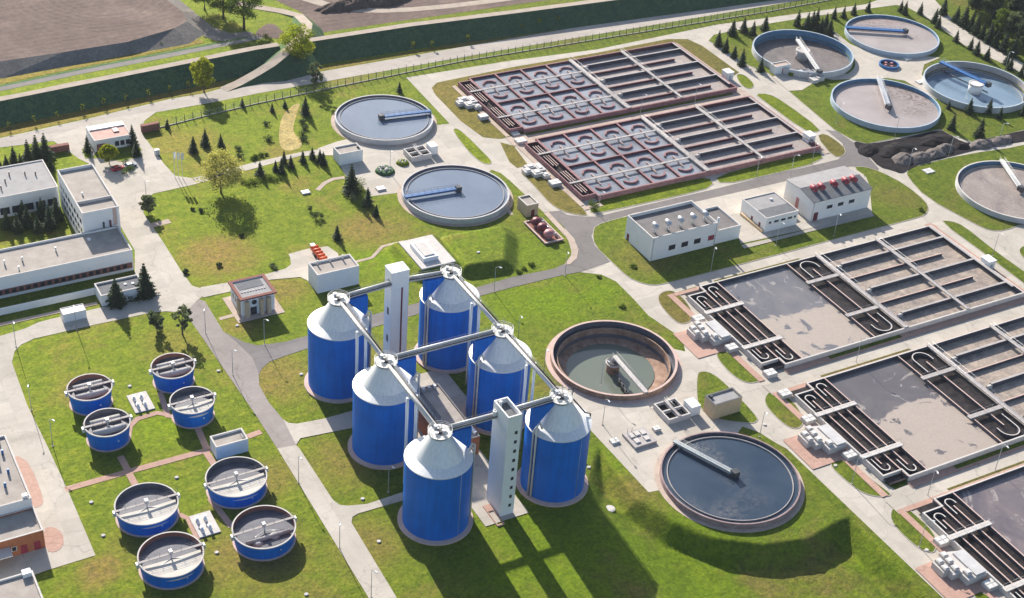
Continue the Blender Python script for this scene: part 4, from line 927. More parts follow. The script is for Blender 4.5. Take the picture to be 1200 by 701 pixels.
def chamber(px, py, label, s=1.7, h=1.2, group='small pale hatch chambers round the basins'):
    c = P(px, py, 0); t = thing('hatch_chamber', label, 'chamber', (c.x, c.y, 0), group)
    o = MB().mat('pale_concrete'); o.box(c.x-s, c.x+s, c.y-s*.8, c.y+s*.8, 0, h); o.build('box', t)
    for dx, dy in ((-.5, -.4), (.5, -.4), (-.5, .4), (.5, .4)):
        o = MB().mat('pale_steel'); o.box(c.x+dx*s-.42*s, c.x+dx*s+.42*s, c.y+dy*s-.34*s, c.y+dy*s+.34*s, h, h+.12); o.build('hatch', t)
for a in [(818,376,'pale hatch chamber on the brick just above the upper valve house'), (857,410,'pale hatch chamber on the lawn edge below the upper valve house'), (902,440,'pale hatch chamber by the road mouth, at the foot of the upper lake basin'), (919,464,'pale hatch chamber below the road mouth, at the head of the middle lake basin'), (947,494,'pale hatch chamber just above the middle valve house'), (995,536,'pale hatch chamber just below the middle valve house'), (1103,637,'pale hatch chamber just above the lower valve house'), (1160,688,'pale hatch chamber just below the lower valve house')]: chamber(*a)
def chamber_cluster(cx, cy, label):
    t = thing('valve_chambers', label, 'valve building', (cx, cy, 0), 'clustered valve chambers left of the far basins')
    for i, (dx, dy, sx, sy, h) in enumerate(((-2.4, 1.6, 1.6, 1.4, 1.3), (-.6, 3.2, 1.9, 1.3, 1.6), (-.2, -.8, 1.7, 1.7, 1.4), (2.0, 1.5, 1.3, 2.6, 1.7), (2.0, -3.0, 1.2, 1.3, 1.2))):
        o = MB().mat('pale_concrete'); o.box(cx+dx-sx, cx+dx+sx-.02, cy+dy-sy, cy+dy+sy-.02, 0, h+.01*i); o.build('chamber', t)
        o = MB().mat('pale_steel'); o.box(cx+dx-sx*.5, cx+dx+sx*.5, cy+dy-sy*.5, cy+dy+sy*.5, h+.01*i, h+.3); o.build('hatch', t)
c = P(549, 124); chamber_cluster(c.x, c.y, 'pale valve chambers clustered left of the farthest basin')
c = P(628, 204); chamber_cluster(c.x, c.y, 'pale valve chambers clustered left of the nearer cell basin')
chamber(566, 139, 'pale hatch chamber below the farthest valve chamber cluster', 1.7, 1.3); chamber(610, 167, 'pale hatch chamber on the pavement between the two far basins', 1.9, 1.0); chamber(650, 217, 'pale hatch chamber below the nearer valve chamber cluster', 1.9, 1.3); chamber(604, 158, 'pale hatch chamber at the left end of the strip between far basins', 1.4, 0.6)
def kiosk(px, py, label):
    c = P(px, py); t = thing('kiosk', label, 'kiosk', (c.x, c.y, 0), 'pale blue kiosks at basin ends')
    o = MB().mat('white_paint'); o.box(c.x-1.5, c.x+1.5, c.y-1.8, c.y+1.8, 0, 3.1); o.build('wall', t)
    o = MB().mat('white_wall'); o.box(c.x-1.65, c.x+1.65, c.y-1.95, c.y+1.95, 3.1, 3.3); o.build('roof', t)
    o = MB().mat('grey_wall'); o.box(c.x-.5, c.x+.5, c.y-1.86, c.y-1.8, 0.1, 2.1); o.build('door', t)
kiosk(852, 92, 'pale kiosk at the end of the farthest basin'); kiosk(947, 166, 'pale kiosk at the end of the nearer cell basin'); kiosk(1156, 313, 'pale kiosk at the end of the brown sludge lanes')

# ------------------------------------------------------------------ buildings
def windows(t, face, u0, u1, n, v, z0, z1, wfrac=0.62, mat='glass_dark', frame='white_wall', off=0.03, name='window'):
    """n windows between u0,u1 on a south (-Y) wall at y=v ('s') or west (-X) wall at x=v ('w')"""
    for i in range(n):
        cw = (u1-u0)/n; a = u0+cw*(i+.5)-cw*wfrac/2; b = a+cw*wfrac
        f = MB().mat(frame); p = MB().mat(mat)
        if face == 's':
            f.box(a-.1, b+.1, v-off, v, z0-.1, z1+.1); p.box(a, b, v-off-.025, v-off, z0, z1)
        else:
            f.box(v-off, v, a-.1, b+.1, z0-.1, z1+.1); p.box(v-off-.025, v-off, a, b, z0, z1)
        fo = f.build(name, t); p.build('pane', fo)
def door(t, face, u0, u1, v, z1, mat='red_paint', z0=0.05):
    o = MB().mat(mat)
    if face == 's': o.box(u0, u1, v-.06, v, z0, z1)
    else: o.box(v-.06, v, u0, u1, z0, z1)
    return o.build('door', t)
def block(name, label, x0, x1, y0, y1, h, wall='white_wall', roof='roof_felt', par=0.5, pth=0.3, cat='building', cap='pale_concrete', t=None):
    t = t or thing(name, label, cat, ((x0+x1)/2, (y0+y1)/2, 0))
    o = MB().mat(wall); o.sheet([rect(x0, x1, y0, y1), rect(x0+pth, x1-pth, y0+pth, y1-pth)], h, h+.05)
    o.build('wall', t)
    o = MB().mat(cap); o.sheet([rect(x0-.06, x1+.06, y0-.06, y1+.06), rect(x0+pth+.06, x1-pth-.06, y0+pth+.06, y1-pth-.06)], h+.1, .1); o.build('coping', t)
    o = MB().mat(roof); o.box(x0+pth-.02, x1-pth+.02, y0+pth-.02, y1-pth+.02, h-par-.3, h-par); o.build('roof', t)
    return t
def box_part(t, name, mat, *a): o = MB().mat(mat); o.box(*a); return o.build(name, t)
def post(t, name, mat, x, y, z0, z1, r_=.2, n=10): o = MB().mat(mat); o.cyl(x, y, z0, z1, r_, n); return o.build(name, t)

# fan building with five pale mushroom fans
t = block('process_building', 'white flat roofed building with five pale mushroom fans on its roof', 241.7, 266.2, 316.7, 331.5, 8.5, roof='grey_felt', par=1.0)
for i in range(5):
    x = 244.9+i*4.75; y = 320.6
    f = post(t, 'roof_fan', 'pale_steel', x, y, 7.5, 9.9, .42, 12)
    o = MB().mat('steel'); o.tube([(x, y-1.15, 10.0), (x, y-.9, 10.2), (x, y+.9, 10.4), (x, y+1.2, 10.4)], [.45, .8, .8, .5], 16); o.build('fan_hood', f, smooth='keep')
    for k in (-.9, .9): box_part(f, 'stay', 'steel', x+k-.05, x+k+.05, y-.05, y+.05, 7.5, 9.1)
windows(t, 's', 247.1, 261.5, 3, 316.7, 2.6, 4.2, .48, 'glass_dark', 'dark_red'); windows(t, 's', 262.7, 266.1, 1, 316.7, 2.6, 4.2, .62, 'red_paint', 'dark_red', name='red_window')
door(t, 'w', 329.2, 330.4, 241.7, 2.6, 'dark_red'); post(t, 'downpipe', 'grey_wall', 242.1, 316.56, 0, 8.2, .09); post(t, 'downpipe', 'grey_wall', 265.9, 316.56, 0, 8.2, .09)
t = block('annex_building', 'low white annex joined to the fan building with a grey roof', 266.35, 276.2, 317.2, 330.3, 5.0, roof='grey_felt', par=.6)
post(t, 'flue', 'white_paint', 267.2, 318.0, 4.4, 9.5, .35, 12)
t = block('service_building', 'small white building with a two tone grey roof between two bigger ones', 286.0, 299.0, 316.8, 330.0, 5.4, roof='metal_roof', par=.15, pth=.25)
box_part(t, 'dark_roof_strip', 'dark_roof', 286.4, 298.6, 317.2, 322.4, 5.26, 5.31)
for k, (a, b_) in enumerate(((287.2, 288.3), (289.3, 291.3), (292.1, 294.1), (294.8, 296.8), (297.4, 298.3))): windows(t, 's', a, b_, 1, 316.8, 3.1, 3.9, .9)
for y in (319.2, 323.4): door(t, 'w', y, y+.9, 286.0, 2.4, 'dark_red')
box_part(t, 'porch_slab', 'cream_wall', 285.1, 285.9, 317, 329, 0, 1.0); box_part(t, 'porch_block', 'cream_wall', 299.1, 302.0, 323.0, 327.5, 0, 3.2)
box_part(t, 'roof_vent', 'white_paint', 294.3, 295.3, 326, 326.6, 5.25, 5.8)
t = thing('process_building', 'white building with five red hooded vents on a pitched grey roof', 'building', (316.8, 323.8, 0))
o = MB().mat('white_wall'); o.add([(304.6, 316.5, 0), (329, 316.5, 0), (329, 331.2, 0), (304.6, 331.2, 0), (304.6, 316.5, 7.4), (329, 316.5, 7.4), (329, 323.8, 8.8), (329, 331.2, 8.0), (304.6, 331.2, 8.0), (304.6, 323.8, 8.8)], [(0,1,5,4), (1,2,7,6,5), (2,3,8,7), (3,0,4,9,8)]); o.build('wall', t)
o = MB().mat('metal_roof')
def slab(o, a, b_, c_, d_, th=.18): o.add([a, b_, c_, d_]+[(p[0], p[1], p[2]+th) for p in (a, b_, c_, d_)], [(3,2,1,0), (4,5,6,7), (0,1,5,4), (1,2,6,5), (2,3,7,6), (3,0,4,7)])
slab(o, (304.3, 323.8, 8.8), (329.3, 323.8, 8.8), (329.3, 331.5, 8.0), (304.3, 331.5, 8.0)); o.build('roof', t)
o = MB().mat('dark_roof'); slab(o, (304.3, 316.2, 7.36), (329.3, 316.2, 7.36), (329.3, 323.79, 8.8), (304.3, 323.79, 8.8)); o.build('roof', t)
for i, x in enumerate((308.2, 311.3, 316.6, 321.5, 324.9)):
    y = 321.2; zb = 8.25
    v = post(t, 'roof_vent', 'pink_paint', x, y, zb, zb+.7, .75, 14)
    o = MB().mat('red_paint'); o.tube([(x, y-1.1, zb+1.25), (x, y+1.5, zb+1.25)], [.72, .95], 14); o.mat('pink_paint'); o.tube([(x, y+1.5, zb+1.25), (x, y+1.75, zb+1.25)], [.95, .8], 14); o.build('vent_hood', v)
windows(t, 's', 309.5, 323.5, 3, 316.5, 3.6, 4.9, .5); door(t, 's', 305.6, 307.4, 316.5, 3.2, 'dark_red'); door(t, 'w', 323.5, 325.0, 304.6, 5.0, 'pink_paint'); post(t, 'downpipe', 'grey_wall', 304.9, 316.36, 0, 7.2, .09)
flat('pavement', pp([(868,288),(900,281),(945,270),(1022,250),(1024,254),(950,272),(900,285),(872,292)]), 'kerb_stone', 12, 0, 'grey pavement along the front of the two right hand buildings', 'pavement')
# cream hut and pink cylinders
t = block('pump_hut', 'cream pump hut with a dark roof beside the asphalt road', 218.6, 222.9, 354.6, 360.6, 4.4, wall='cream_wall', par=.35)
door(t, 's', 220.4, 221.6, 354.6, 2.4, 'dark_red')
t = thing('pressure_tanks', 'three pink pressure vessels in a low brick pit by the cream hut', 'tanks', (219.4, 344.4, 0))
o = MB().mat('dark_brick'); o.box(216.2, 222.6, 337.8, 351.6, 0, .35); o.build('plinth', t)
o = MB().mat('pink_concrete'); o.sheet([rect(216, 222.8, 337.6, 351.8), rect(216.5, 222.3, 338.1, 351.3)], .75, .4); o.build('kerb', t)
for k, y in enumerate((348.6, 344.8, 340.6)):
    o = MB().mat('pink_paint' if k == 2 else 'dark_red'); o.lathe([(0, .8), (1.2, .9), (1.65, 1.6), (1.65, 2.2), (1.2, 2.95), (0, 3.15)], 218.9, y, 24, True); v = o.build('vessel', t, smooth='keep')
    post(v, 'valve', 'steel', 221.3, y, .35, 1.6, .25); post(v, 'skirt', 'steel', 218.9, y, .35, 1.0, 1.0, 16)
o = MB().mat('steel'); o.tube([(221.6, 338.8, .9), (221.6, 350.6, .9)], .18, 8); o.build('manifold', t)
# beige hut with blue grey roof
t = block('beige_hut', 'beige hut with a blue grey roof on the three cornered grass island', 214.2, 223.2, 243.4, 248.0, 5.0, wall='cream_wall', roof='metal_roof', par=.3, cap='dark_roof')
door(t, 's', 215.0, 216.2, 243.4, 2.3, 'cream_wall'); box_part(t, 'roof_vent', 'dark_metal', 215.0, 215.8, 246.6, 247.2, 4.7, 5.4)
# columned substation house
t = block('columned_house', 'small white house with cream columns and a parapet roof', 116.2, 126.0, 337.4, 346.6, 6.3, roof='metal_roof', par=.25, cap='dark_brick')
o = MB().mat('dark_brick'); o.sheet([rect(115.6, 126.6, 336.8, 347.2), rect(116.4, 125.8, 337.6, 346.4)], 6.38, .5); o.build('cornice', t)
for x in (117.6, 121.9, 124.0): c_ = box_part(t, 'column', 'cream_wall', x-.55, x+.55, 336.2, 337.35, 0, 5.3)
box_part(t, 'column', 'cream_wall', 115.5, 116.15, 338.6, 339.8, 0, 5.0)
door(t, 's', 118.7, 120.6, 337.4, 2.7, 'glass_dark')
o = MB().mat('glass_dark'); o.tube([(119.9, 337.38, 4.3), (119.9, 337.3, 4.3)], .75, 20); o.build('round_window', t)
for k in range(9): box_part(t, 'roof_ridge_tile', 'pale_concrete', 117.2+k*.85, 117.7+k*.85, 340.4, 340.8, 6.06, 6.25)
box_part(t, 'roof_panel', 'dark_roof', 117.2, 124.6, 342.0, 345.6, 6.06, 6.13)
windows(t, 'w', 339.8, 345.4, 3, 116.2, 2.2, 3.8, .45)
flat('paving', rect(114.2, 128.2, 334.9, 348.6), 'pale_paving', 6, 0, 'pale paving round the columned house', 'paving')
# white flat roofed shed
t = block('flat_roofed_shed', 'white flat roofed shed with three dark roof vents by the red machine', 140.4, 153.6, 340.2, 347.2, 6.4, roof='roof_felt', par=.5)
for x in (142.8, 146.8, 150.8): post(t, 'roof_vent', 'pale_steel', x, 346.0, 6.0, 7.5, .25)
door(t, 'w', 342.5, 345.0, 140.4, 3.0, 'white_paint')
# white box building by the tanks
t = block('tool_shed', 'white box shed with a grey roof between trees and the clear water tanks', 176.5, 185.0, 408.0, 413.4, 4.2, roof='roof_felt', par=.35)
box_part(t, 'roof_vent', 'dark_metal', 184.0, 184.6, 410.4, 411.0, 3.8, 4.5)
# distribution chamber near clear tanks
def splitter(x0, x1, y0, y1, h, label):
    t = thing('splitter_chamber', label, 'chamber', ((x0+x1)/2, (y0+y1)/2, 0))
    xm, ym = (x0+x1)/2, (y0+y1)/2
    o = MB().mat('pale_concrete'); o.sheet([rect(x0, x1, y0, y1), rect(x0+.4, xm-.2, y0+.4, ym-.2), rect(xm+.2, x1-.4, y0+.4, ym-.2), rect(x0+.4, xm-.2, ym+.2, y1-.4), rect(xm+.2, x1-.4, ym+.2, y1-.4)], h, h+.05); o.build('wall', t)
    water_part(t, x0+.3, x1-.3, y0+.3, y1-.3, h-1.0, 'channel_water')
    walkway(t, (xm, y0), (xm, y1), h+.02, .8)
    return t
t = splitter(199.8, 207.4, 400.8, 407.4, 2.0, 'grey four part chamber between the two clear water tanks'); box_part(t, 'control_cabinet', 'white_paint', 208.0, 210.8, 403.0, 406.4, 0, 3.2)
c = P(790, 484); t = splitter(c.x-4.4, c.x+2.6, c.y-3.8, c.y+3.8, 1.8, 'open chamber with two dark bays beside a pale cabinet above the dark tank'); box_part(t, 'control_cabinet', 'white_paint', c.x+3.0, c.x+6.0, c.y-3.4, c.y+.4, 0.2, 3.2)
c = P(749, 515); t = thing('valve_slab', 'low slab of pale hatches on the concrete by the dark blue tank', 'valves', (c.x, c.y, 0))
box_part(t, 'slab', 'wall_concrete', c.x-3.4, c.x+3.4, c.y-3.2, c.y+3.2, 0, .8)
for dx, dy in ((-1.8, 1.2), (0, 1.4), (1.8, 1.2), (-1.6, -1.2), (1.4, -1.2)): box_part(t, 'hatch', 'pale_concrete', c.x+dx-.7, c.x+dx+.7, c.y+dy-.8, c.y+dy+.8, .8, 1.15)
for dx in (-2.2, -.8): post(t, 'vent_pipe', 'steel', c.x+dx, c.y+2.6, .8, 2.4, .09)
chamber(769, 504, 'tiny pale hatch chamber between two slabs near the dark blue tank', 1.0, .7)
chamber(720, 518, 'low hatch chamber at the pad edge beside the silo', 1.2, .5)
chamber(681, 541, 'small concrete chamber sunk in the slope by the silo', 1.0, .6)
# mound platform
t = thing('mound_platform', 'pale concrete platform with a hatch house on the grass mound', 'platform', (178, 344.5, 2.6))
t['_o'] = (178, 344.5, 2.6)
o = MB().mat('pale_concrete'); o.box(172.4, 183.8, 336.4, 352.8, 2.0, 2.85); o.build('deck', t)
box_part(t, 'hatch_house', 'white_paint', 174.4, 179.4, 339.4, 349.0, 2.85, 4.2); box_part(t, 'hatch_house_roof', 'pale_concrete', 175.2, 178.6, 340.4, 348.0, 4.2, 4.5)
o = MB().mat('pale_concrete'); o.beam((182.2, 336.5, 2.2), (182.9, 330.6, 0), 1.1, .25); o.build('stair', t)
# white hut by the small blue tanks
t = block('white_hut', 'white hut with a grey roof beside the brick path and blue tanks', 88.8, 97.2, 281.4, 286.1, 4.0, roof='roof_felt', par=.45)
box_part(t, 'roof_hatch', 'dark_metal', 96.1, 96.7, 282.6, 284.4, 3.5, 3.75)
# office block
t = block('office_building', 'long white office hall with brick window band and shaded roof corner', 20, 95.6, 372.6, 387.2, 7.0, roof='roof_felt', par=.5)
box_part(t, 'window_band', 'dark_brick', 20.2, 95.2, 372.54, 372.6, 1.0, 2.9)
windows(t, 's', 56, 94, 19, 372.54, 1.3, 2.6, .6, 'glass_dark', 'dark_brick')
for x, y in ((60.5, 379.5), (65.5, 379.5), (63.5, 375), (75.5, 381), (52, 377), (48, 380)): post(t, 'roof_vent', 'pale_steel', x, y, 6.5, 8.0, .22)
box_part(t, 'roof_hatch', 'white_paint', 85.5, 86.3, 383.0, 384.0, 6.5, 7.0)
t = block('office_tower', 'four storey white office block with a flat grey roof', 85.6, 96.6, 387.8, 415.6, 13.2, roof='roof_felt', par=.8)
box_part(t, 'roof_wall', 'pale_concrete', 85.9, 96.3, 394.6, 395.0, 12.4, 13.3)
for zf in (2.2, 5.2, 8.4): windows(t, 'w', 389, 414.5, 8, 85.6, zf, zf+1.5, .62, 'glass_dark', 'grey_wall')
post(t, 'roof_vent', 'white_paint', 88.9, 399.5, 12.4, 13.4, .25); box_part(t, 'stair_tower', 'pink_concrete', 96.65, 97.6, 399, 404, 0, 11.5); post(t, 'chimney', 'dark_red', 93.6, 387.5, 7.0, 9.2, .28); post(t, 'chimney', 'dark_metal', 91.6, 387.5, 7.0, 9.0, .28)
box_part(t, 'side_strip', 'pink_concrete', 94.6, 95.8, 387.72, 387.79, 7.2, 13)
t = block('office_wing', 'long grey roofed office wing behind the courtyard trees', 20, 85.4, 416.0, 434.5, 7.2, roof='metal_roof', par=.2)
t2 = t
for x in (60.2, 67.6, 71.4, 69.3, 73.5, 78, 81): post(t, 'roof_vent', 'dark_metal', x, 420+((x*7) % 11), 7.0, 8.4, .2)
windows(t, 's', 56, 85, 8, 416.0, 1.0, 3.4, .8)
t = block('entrance_canopy', 'low dark roofed entrance wing in the shade of the office hall', 81.8, 94.4, 357.8, 364.6, 3.6, wall='white_wall', roof='dark_roof', par=.4)
for x, y in ((85.5, 361), (89.5, 361.2), (91.6, 360.8)): box_part(t, 'roof_light', 'white_paint', x, x+.7, y, y+.6, 3.2, 3.5)
t = block('storage_container', 'white storage container on the strip before the office hall', 70.0, 76.4, 354.0, 357.4, 2.7, wall='white_paint', roof='white_paint', par=.05, pth=.15)
t = thing('low_wall', 'long pale low wall in front of the office hall', 'wall', (55, 361, 0)); box_part(t, 'panel', 'white_wall', 20, 81.7, 364.4, 364.7, 0, 2.2)
flat('pavement', rect(30, 81, 359.2, 360.6), 'pale_paving', 6, 0, 'narrow pavement before the low wall', 'pavement')
flat('courtyard', rect(48, 85, 388, 392.5), 'dark_brick', 4, 0, 'red tiled edge of the shady courtyard', 'courtyard')
# gatehouse
t = block('gatehouse', 'small gatehouse with a pinkish flat roof beside the main road', 105.0, 117.4, 446.0, 456.2, 4.2, roof='pink_roof', par=.12)
box_part(t, 'roof_edge', 'white_paint', 105.2, 117.2, 453.4, 456.0, 4.1, 4.5); box_part(t, 'roof_hatch', 'dark_red', 112.6, 114.4, 449.6, 452.4, 4.1, 4.45)
windows(t, 's', 111.5, 117.0, 3, 446.0, 1.0, 2.8, .75); box_part(t, 'bay', 'dark_brick', 105.6, 108.4, 444.6, 445.9, 0, 2.8)
def brickwall(px0, px1, label, h=2.2):
    a, b_ = P(*px0), P(*px1); t = thing('brick_wall', label, 'wall', tuple(a), 'short brick gate walls'); o = MB().mat('dark_brick'); o.beam(a, b_, 1.6, h); o.build('panel', t)
brickwall((166, 155), (186, 151), 'short brick wall at the start of the fence', 2.6); brickwall((58, 179), (81, 175), 'short brick wall beside the row of slim conifers')
# lower left buildings
t = block('workshop', 'grey roofed white workshop cut off by the left edge', 18, 42.6, 276.8, 302, 8.0, roof='roof_felt', par=.4)
for x, y in ((40.6, 300.5), (40.4, 295.5), (38.6, 291.5), (40.0, 288), (38.2, 283.5)): post(t, 'roof_vent', 'bridge_blue', x, y, 7.5, 9.0, .3)
box_part(t, 'roof_unit', 'white_paint', 40.8, 42.0, 277.4, 278.4, 7.6, 8.7)
t = block('brick_annex', 'brick building with red doors and a shaded roof at the left edge', 18, 42.8, 268.0, 276.7, 5.4, wall='brick_wall', roof='roof_felt', par=.4)
for x in (37.3, 40.3): door(t, 's', x, x+1.5, 268.0, 2.6, 'red_paint')
box_part(t, 'porch_roof', 'pale_concrete', 18, 35.0, 264.8, 268.2, 3.0, 3.3); door(t, 's', 33.0, 34.5, 268.0, 2.6, 'red_paint'); windows(t, 's', 35.2, 36.6, 1, 268.0, 1.6, 2.8, .7)
t = block('grey_shed', 'grey flat roofed shed cut off at the lower left corner', 14, 37.2, 238, 255, 6.5, roof='roof_felt', wall='white_wall', par=.4)
box_part(t, 'roof_unit', 'white_paint', 34.9, 36.8, 253.6, 255.2, 6.2, 7.4)

# ------------------------------------------------------------------ silos
SX = (129.1, 161.8); SY = (298.5, 269.2, 239.2); RIM = 20.0; TOPZ = 27.0
def silo(cx, cy, label, inner, style):
    t = thing('blue_silo', label, 'silo', (cx, cy, 0), 'six blue digester silos'); r_ = 8.05
    o = MB().mat('silo_blue'); o.lathe([(r_, 0.5), (r_, RIM-.25)], cx, cy, 96, True); o.build('body', t, smooth='keep')
    o = MB().mat('pink_concrete'); o.lathe([(r_+1.15, -.05), (r_+1.15, .45), (r_-.05, .55)], cx, cy, 96); o.build('base_ring', t, smooth='keep')
    # roof: its origin must sit on the axis for the seams
    o = MB().mat('cone_metal'); o.lathe([(r_+.06, RIM-.3), (r_+.12, RIM)], cx, cy, 96, True); o.lathe([(r_+.12, RIM), (5.75, RIM+.85)], cx, cy, 96, True); o.lathe([(5.75, RIM+.85), (2.35, TOPZ-.5)], cx, cy, 96, True); roof = o.build('cone_roof', t, smooth='keep')
    o = MB().mat('pale_steel'); o.cyl(cx, cy, TOPZ-.9, TOPZ+.2, 2.1, 32); o.ring(cx, cy, 1.2, 2.9, TOPZ+.2, TOPZ+.4, 40); o.build('top_platform', t)
    o = MB().mat('pale_steel')
    for h in (.9, 1.4): o.tube([(cx+2.85*math.cos(a), cy+2.85*math.sin(a), TOPZ+h) for a in [math.tau*i/28 for i in range(29)]], .05, 5)
    for i in range(14): a = math.tau*i/14; o.tube([(cx+2.85*math.cos(a), cy+2.85*math.sin(a), TOPZ+.3), (cx+2.85*math.cos(a), cy+2.85*math.sin(a), TOPZ+1.4)], .045, 4)
    o.build('railing', t)
    for i, (a, rr, hh) in enumerate(((.4, 1.2, 1.1), (2.0, 1.3, 1.5), (3.5, 1.2, .9), (5.0, 1.35, 1.7))):
        x, y = cx+rr*math.cos(a), cy+rr*math.sin(a)
        o = MB().mat('steel' if i % 2 else 'pale_steel'); o.cyl(x, y, TOPZ+.2, TOPZ+hh, .38, 12); o.cyl(x, y, TOPZ+hh, TOPZ+hh+.15, .55, 12); o.build('gas_valve', t)
    post(t, 'centre_hatch', 'dark_metal', cx, cy, TOPZ+.2, TOPZ+.9, .7, 16); post(t, 'mast', 'steel', cx+.9, cy+1.2, TOPZ, TOPZ+3.2, .07, 6)
    # blue gusset below the cross walkway
    o = MB().mat('silo_blue'); s = inner
    pr = [(s*(r_-.12), RIM+.1), (s*(r_-.12), TOPZ-.1), (s*2.3, TOPZ-.1), (s*2.3, TOPZ-.6)]
    vs_ = [(cx+x, cy-.9, z) for x, z in pr]+[(cx+x, cy+.9, z) for x, z in pr]
    o.add(vs_, [(0,1,2,3), (7,6,5,4), (0,4,5,1), (1,5,6,2), (2,6,7,3), (3,7,4,0)]); o.build('gusset_wall', t)
    # vertical pipes on the inner edge
    for k, dy in enumerate((-2.0, -2.9)):
        x = cx+inner*(math.sqrt(r_*r_-dy*dy)+.4)
        o = MB().mat('pale_steel' if k else 'steel'); o.tube([(x, cy+dy, .2), (x, cy+dy, RIM+1+2.0*k), (x-inner*.7, cy+dy, RIM+1.8+2.0*k), (x-inner*1.4, cy+dy, RIM+.9+k)], .28, 8); o.build('riser_pipe', t)
    o = MB().mat('steel'); o.tube([(cx+r_*math.cos(a)*1.005, cy+r_*math.sin(a)*1.005, z) for a, z in ((R(-75), .6), (R(-75), RIM-.3))], .07, 5); o.build('ladder_rail', t)
    if style:
        o = MB().mat('dark_metal'); a = R(-8); c_, s_ = math.cos(a), math.sin(a)
        o.tube([(cx+1.6*c_, cy+1.6*s_, TOPZ+2.4), (cx+2.9*c_, cy+2.9*s_, TOPZ+2.4), (cx+3.0*c_, cy+3.0*s_, TOPZ-.6), (cx+6.9*c_, cy+6.9*s_, RIM+1.1), (cx+8.45*c_, cy+8.45*s_, RIM+.4), (cx+8.45*c_, cy+8.45*s_, 1)], .2, 8); o.build('drain_pipe', t)
    return t
sl = [('blue silo at the far left of the six, near the flat roofed shed', 'blue silo beside the asphalt road, at the back right of the six'), ('blue silo in the middle of the left row of three', 'blue silo in the middle of the right row, nearest the empty tank'), ('blue silo nearest the camera, beside the concrete lane', 'blue silo on the right nearest the grassy slope, with a dark drain pipe')]
for i, y in enumerate(SY):
    for j, x in enumerate(SX): silo(x, y, sl[i][j], 1 if j == 0 else -1, i == 2 and j == 1)
def gallery(a, b_, label, z=TOPZ+.35, pipe=True):
    a = Vector((*a, z)); b_ = Vector((*b_, z)); t = thing('walkway_bridge', label, 'walkway', tuple((a+b_)/2), 'walkway bridges between the silo tops')
    d = (b_-a).normalized(); n = Vector((-d.y, d.x, 0)); L = (b_-a).length
    o = MB().mat('pale_concrete'); o.beam(a, b_, 1.5, .25); o.build('deck', t)
    if pipe:
        s = -1 if abs(d.y) > .5 else 1
        o = MB().mat('pale_steel'); o.tube([a+n*.45*s+Vector((0, 0, .55)), b_+n*.45*s+Vector((0, 0, .5))], .36, 14); o.build('gas_pipe', t)
        o = MB().mat('dark_metal'); o.tube([a-n*.55*s+Vector((0, 0, .45)), b_-n*.55*s+Vector((0, 0, .45))], .16, 8); o.build('cable_tray', t)
    r_ = MB().mat('steel')
    for s in (-1, 1):
        q = n*s*.78+Vector((0, 0, .25))
        for h in (.55, 1.1): r_.tube([a+q+Vector((0, 0, h)), b_+q+Vector((0, 0, h))], .035, 4)
        k = int(L/1.5)
        for i in range(k+1): p = a+q+d*L*i/k; r_.tube([p, p+Vector((0, 0, 1.1))], .03, 4)
    r_.build('railing', t)
    o = MB().mat('steel'); o.beam(a-Vector((0, 0, .5)), b_-Vector((0, 0, .5)), .5, .48); o.build('girder', t)
    return t
for j, x in enumerate(SX):
    for i in range(2):
        t = gallery((x, SY[i]-2.6), (x, SY[i+1]+2.6), (('walkway bridge from the far left silo to the middle left silo', 'walkway bridge from the back right silo to the middle right silo'), ('walkway bridge from the middle left silo to the nearest silo', 'walkway bridge from the middle right silo to the silo by the slope'))[i][j])
        post(t, 'support_post', 'white_paint', x+1.2, (SY[i]+SY[i+1])/2, 0, TOPZ, .38, 12); post(t, 'support_post', 'white_paint', x-1.2, (SY[i]+SY[i+1])/2, 0, TOPZ, .38, 12)
gallery((SX[0]+2.6, SY[0]), (144.4, SY[0]+1), 'walkway bridge from the far left silo to the taller back tower'); gallery((149.6, SY[0]+1), (SX[1]-2.6, SY[0]), 'walkway bridge from the back tower to the back right silo')
gallery((SX[0]+2.6, SY[1]), (SX[1]-2.6, SY[1]), 'walkway bridge crossing between the two middle silos')
gallery((SX[0]+2.6, SY[2]), (143.7, SY[2]-.2), 'walkway bridge from the nearest silo to the front tower'); gallery((147.6, SY[2]-.2), (SX[1]-2.6, SY[2]), 'walkway bridge from the front tower to the right silo')
t = thing('stair_tower', 'white stair tower with one tall dark slit window between the far silos', 'tower', (147, 301, 0))
box_part(t, 'wall', 'white_wall', 144.4, 149.5, 298.9, 303.1, 0, 31); box_part(t, 'roof', 'white_wall', 144.3, 149.6, 298.8, 303.2, 31, 31.25); box_part(t, 'slit_window', 'dark_red', 147.3, 147.75, 298.82, 298.9, 2, 26)
for z in (8, 17, 26): box_part(t, 'side_hatch', 'dark_metal', 144.33, 144.4, 300.2, 301.2, z, z+2.2)
t = thing('stair_tower', 'white stair tower with a column of small square windows between the nearest silos', 'tower', (145.7, 237, 0))
o = MB().mat('white_wall'); o.sheet([rect(143.8, 147.5, 233.4, 240.6), rect(144.15, 147.15, 233.75, 240.25)], 31, 31); o.build('wall', t)
box_part(t, 'roof', 'dark_roof', 144.1, 147.2, 233.7, 240.3, 29.4, 29.6); post(t, 'roof_vent', 'white_paint', 144.9, 239.2, 29.6, 31.4, .35)
for k in range(9): box_part(t, 'window', 'glass_dark', 145.9, 146.6, 233.3, 233.42, 2.6+k*2.85, 3.5+k*2.85)
o = MB().mat('white_paint'); o.ring(143.4, 239.0, .3, .55, 27.8, 29.2, 16); o.build('pipe_collar', t)
t = block('pump_building', 'low brick building with a grey roof in the middle of the silos', 140.4, 150.0, 256.5, 280.4, 6.0, wall='brick_wall', roof='roof_felt', par=.25, cap='dark_roof')
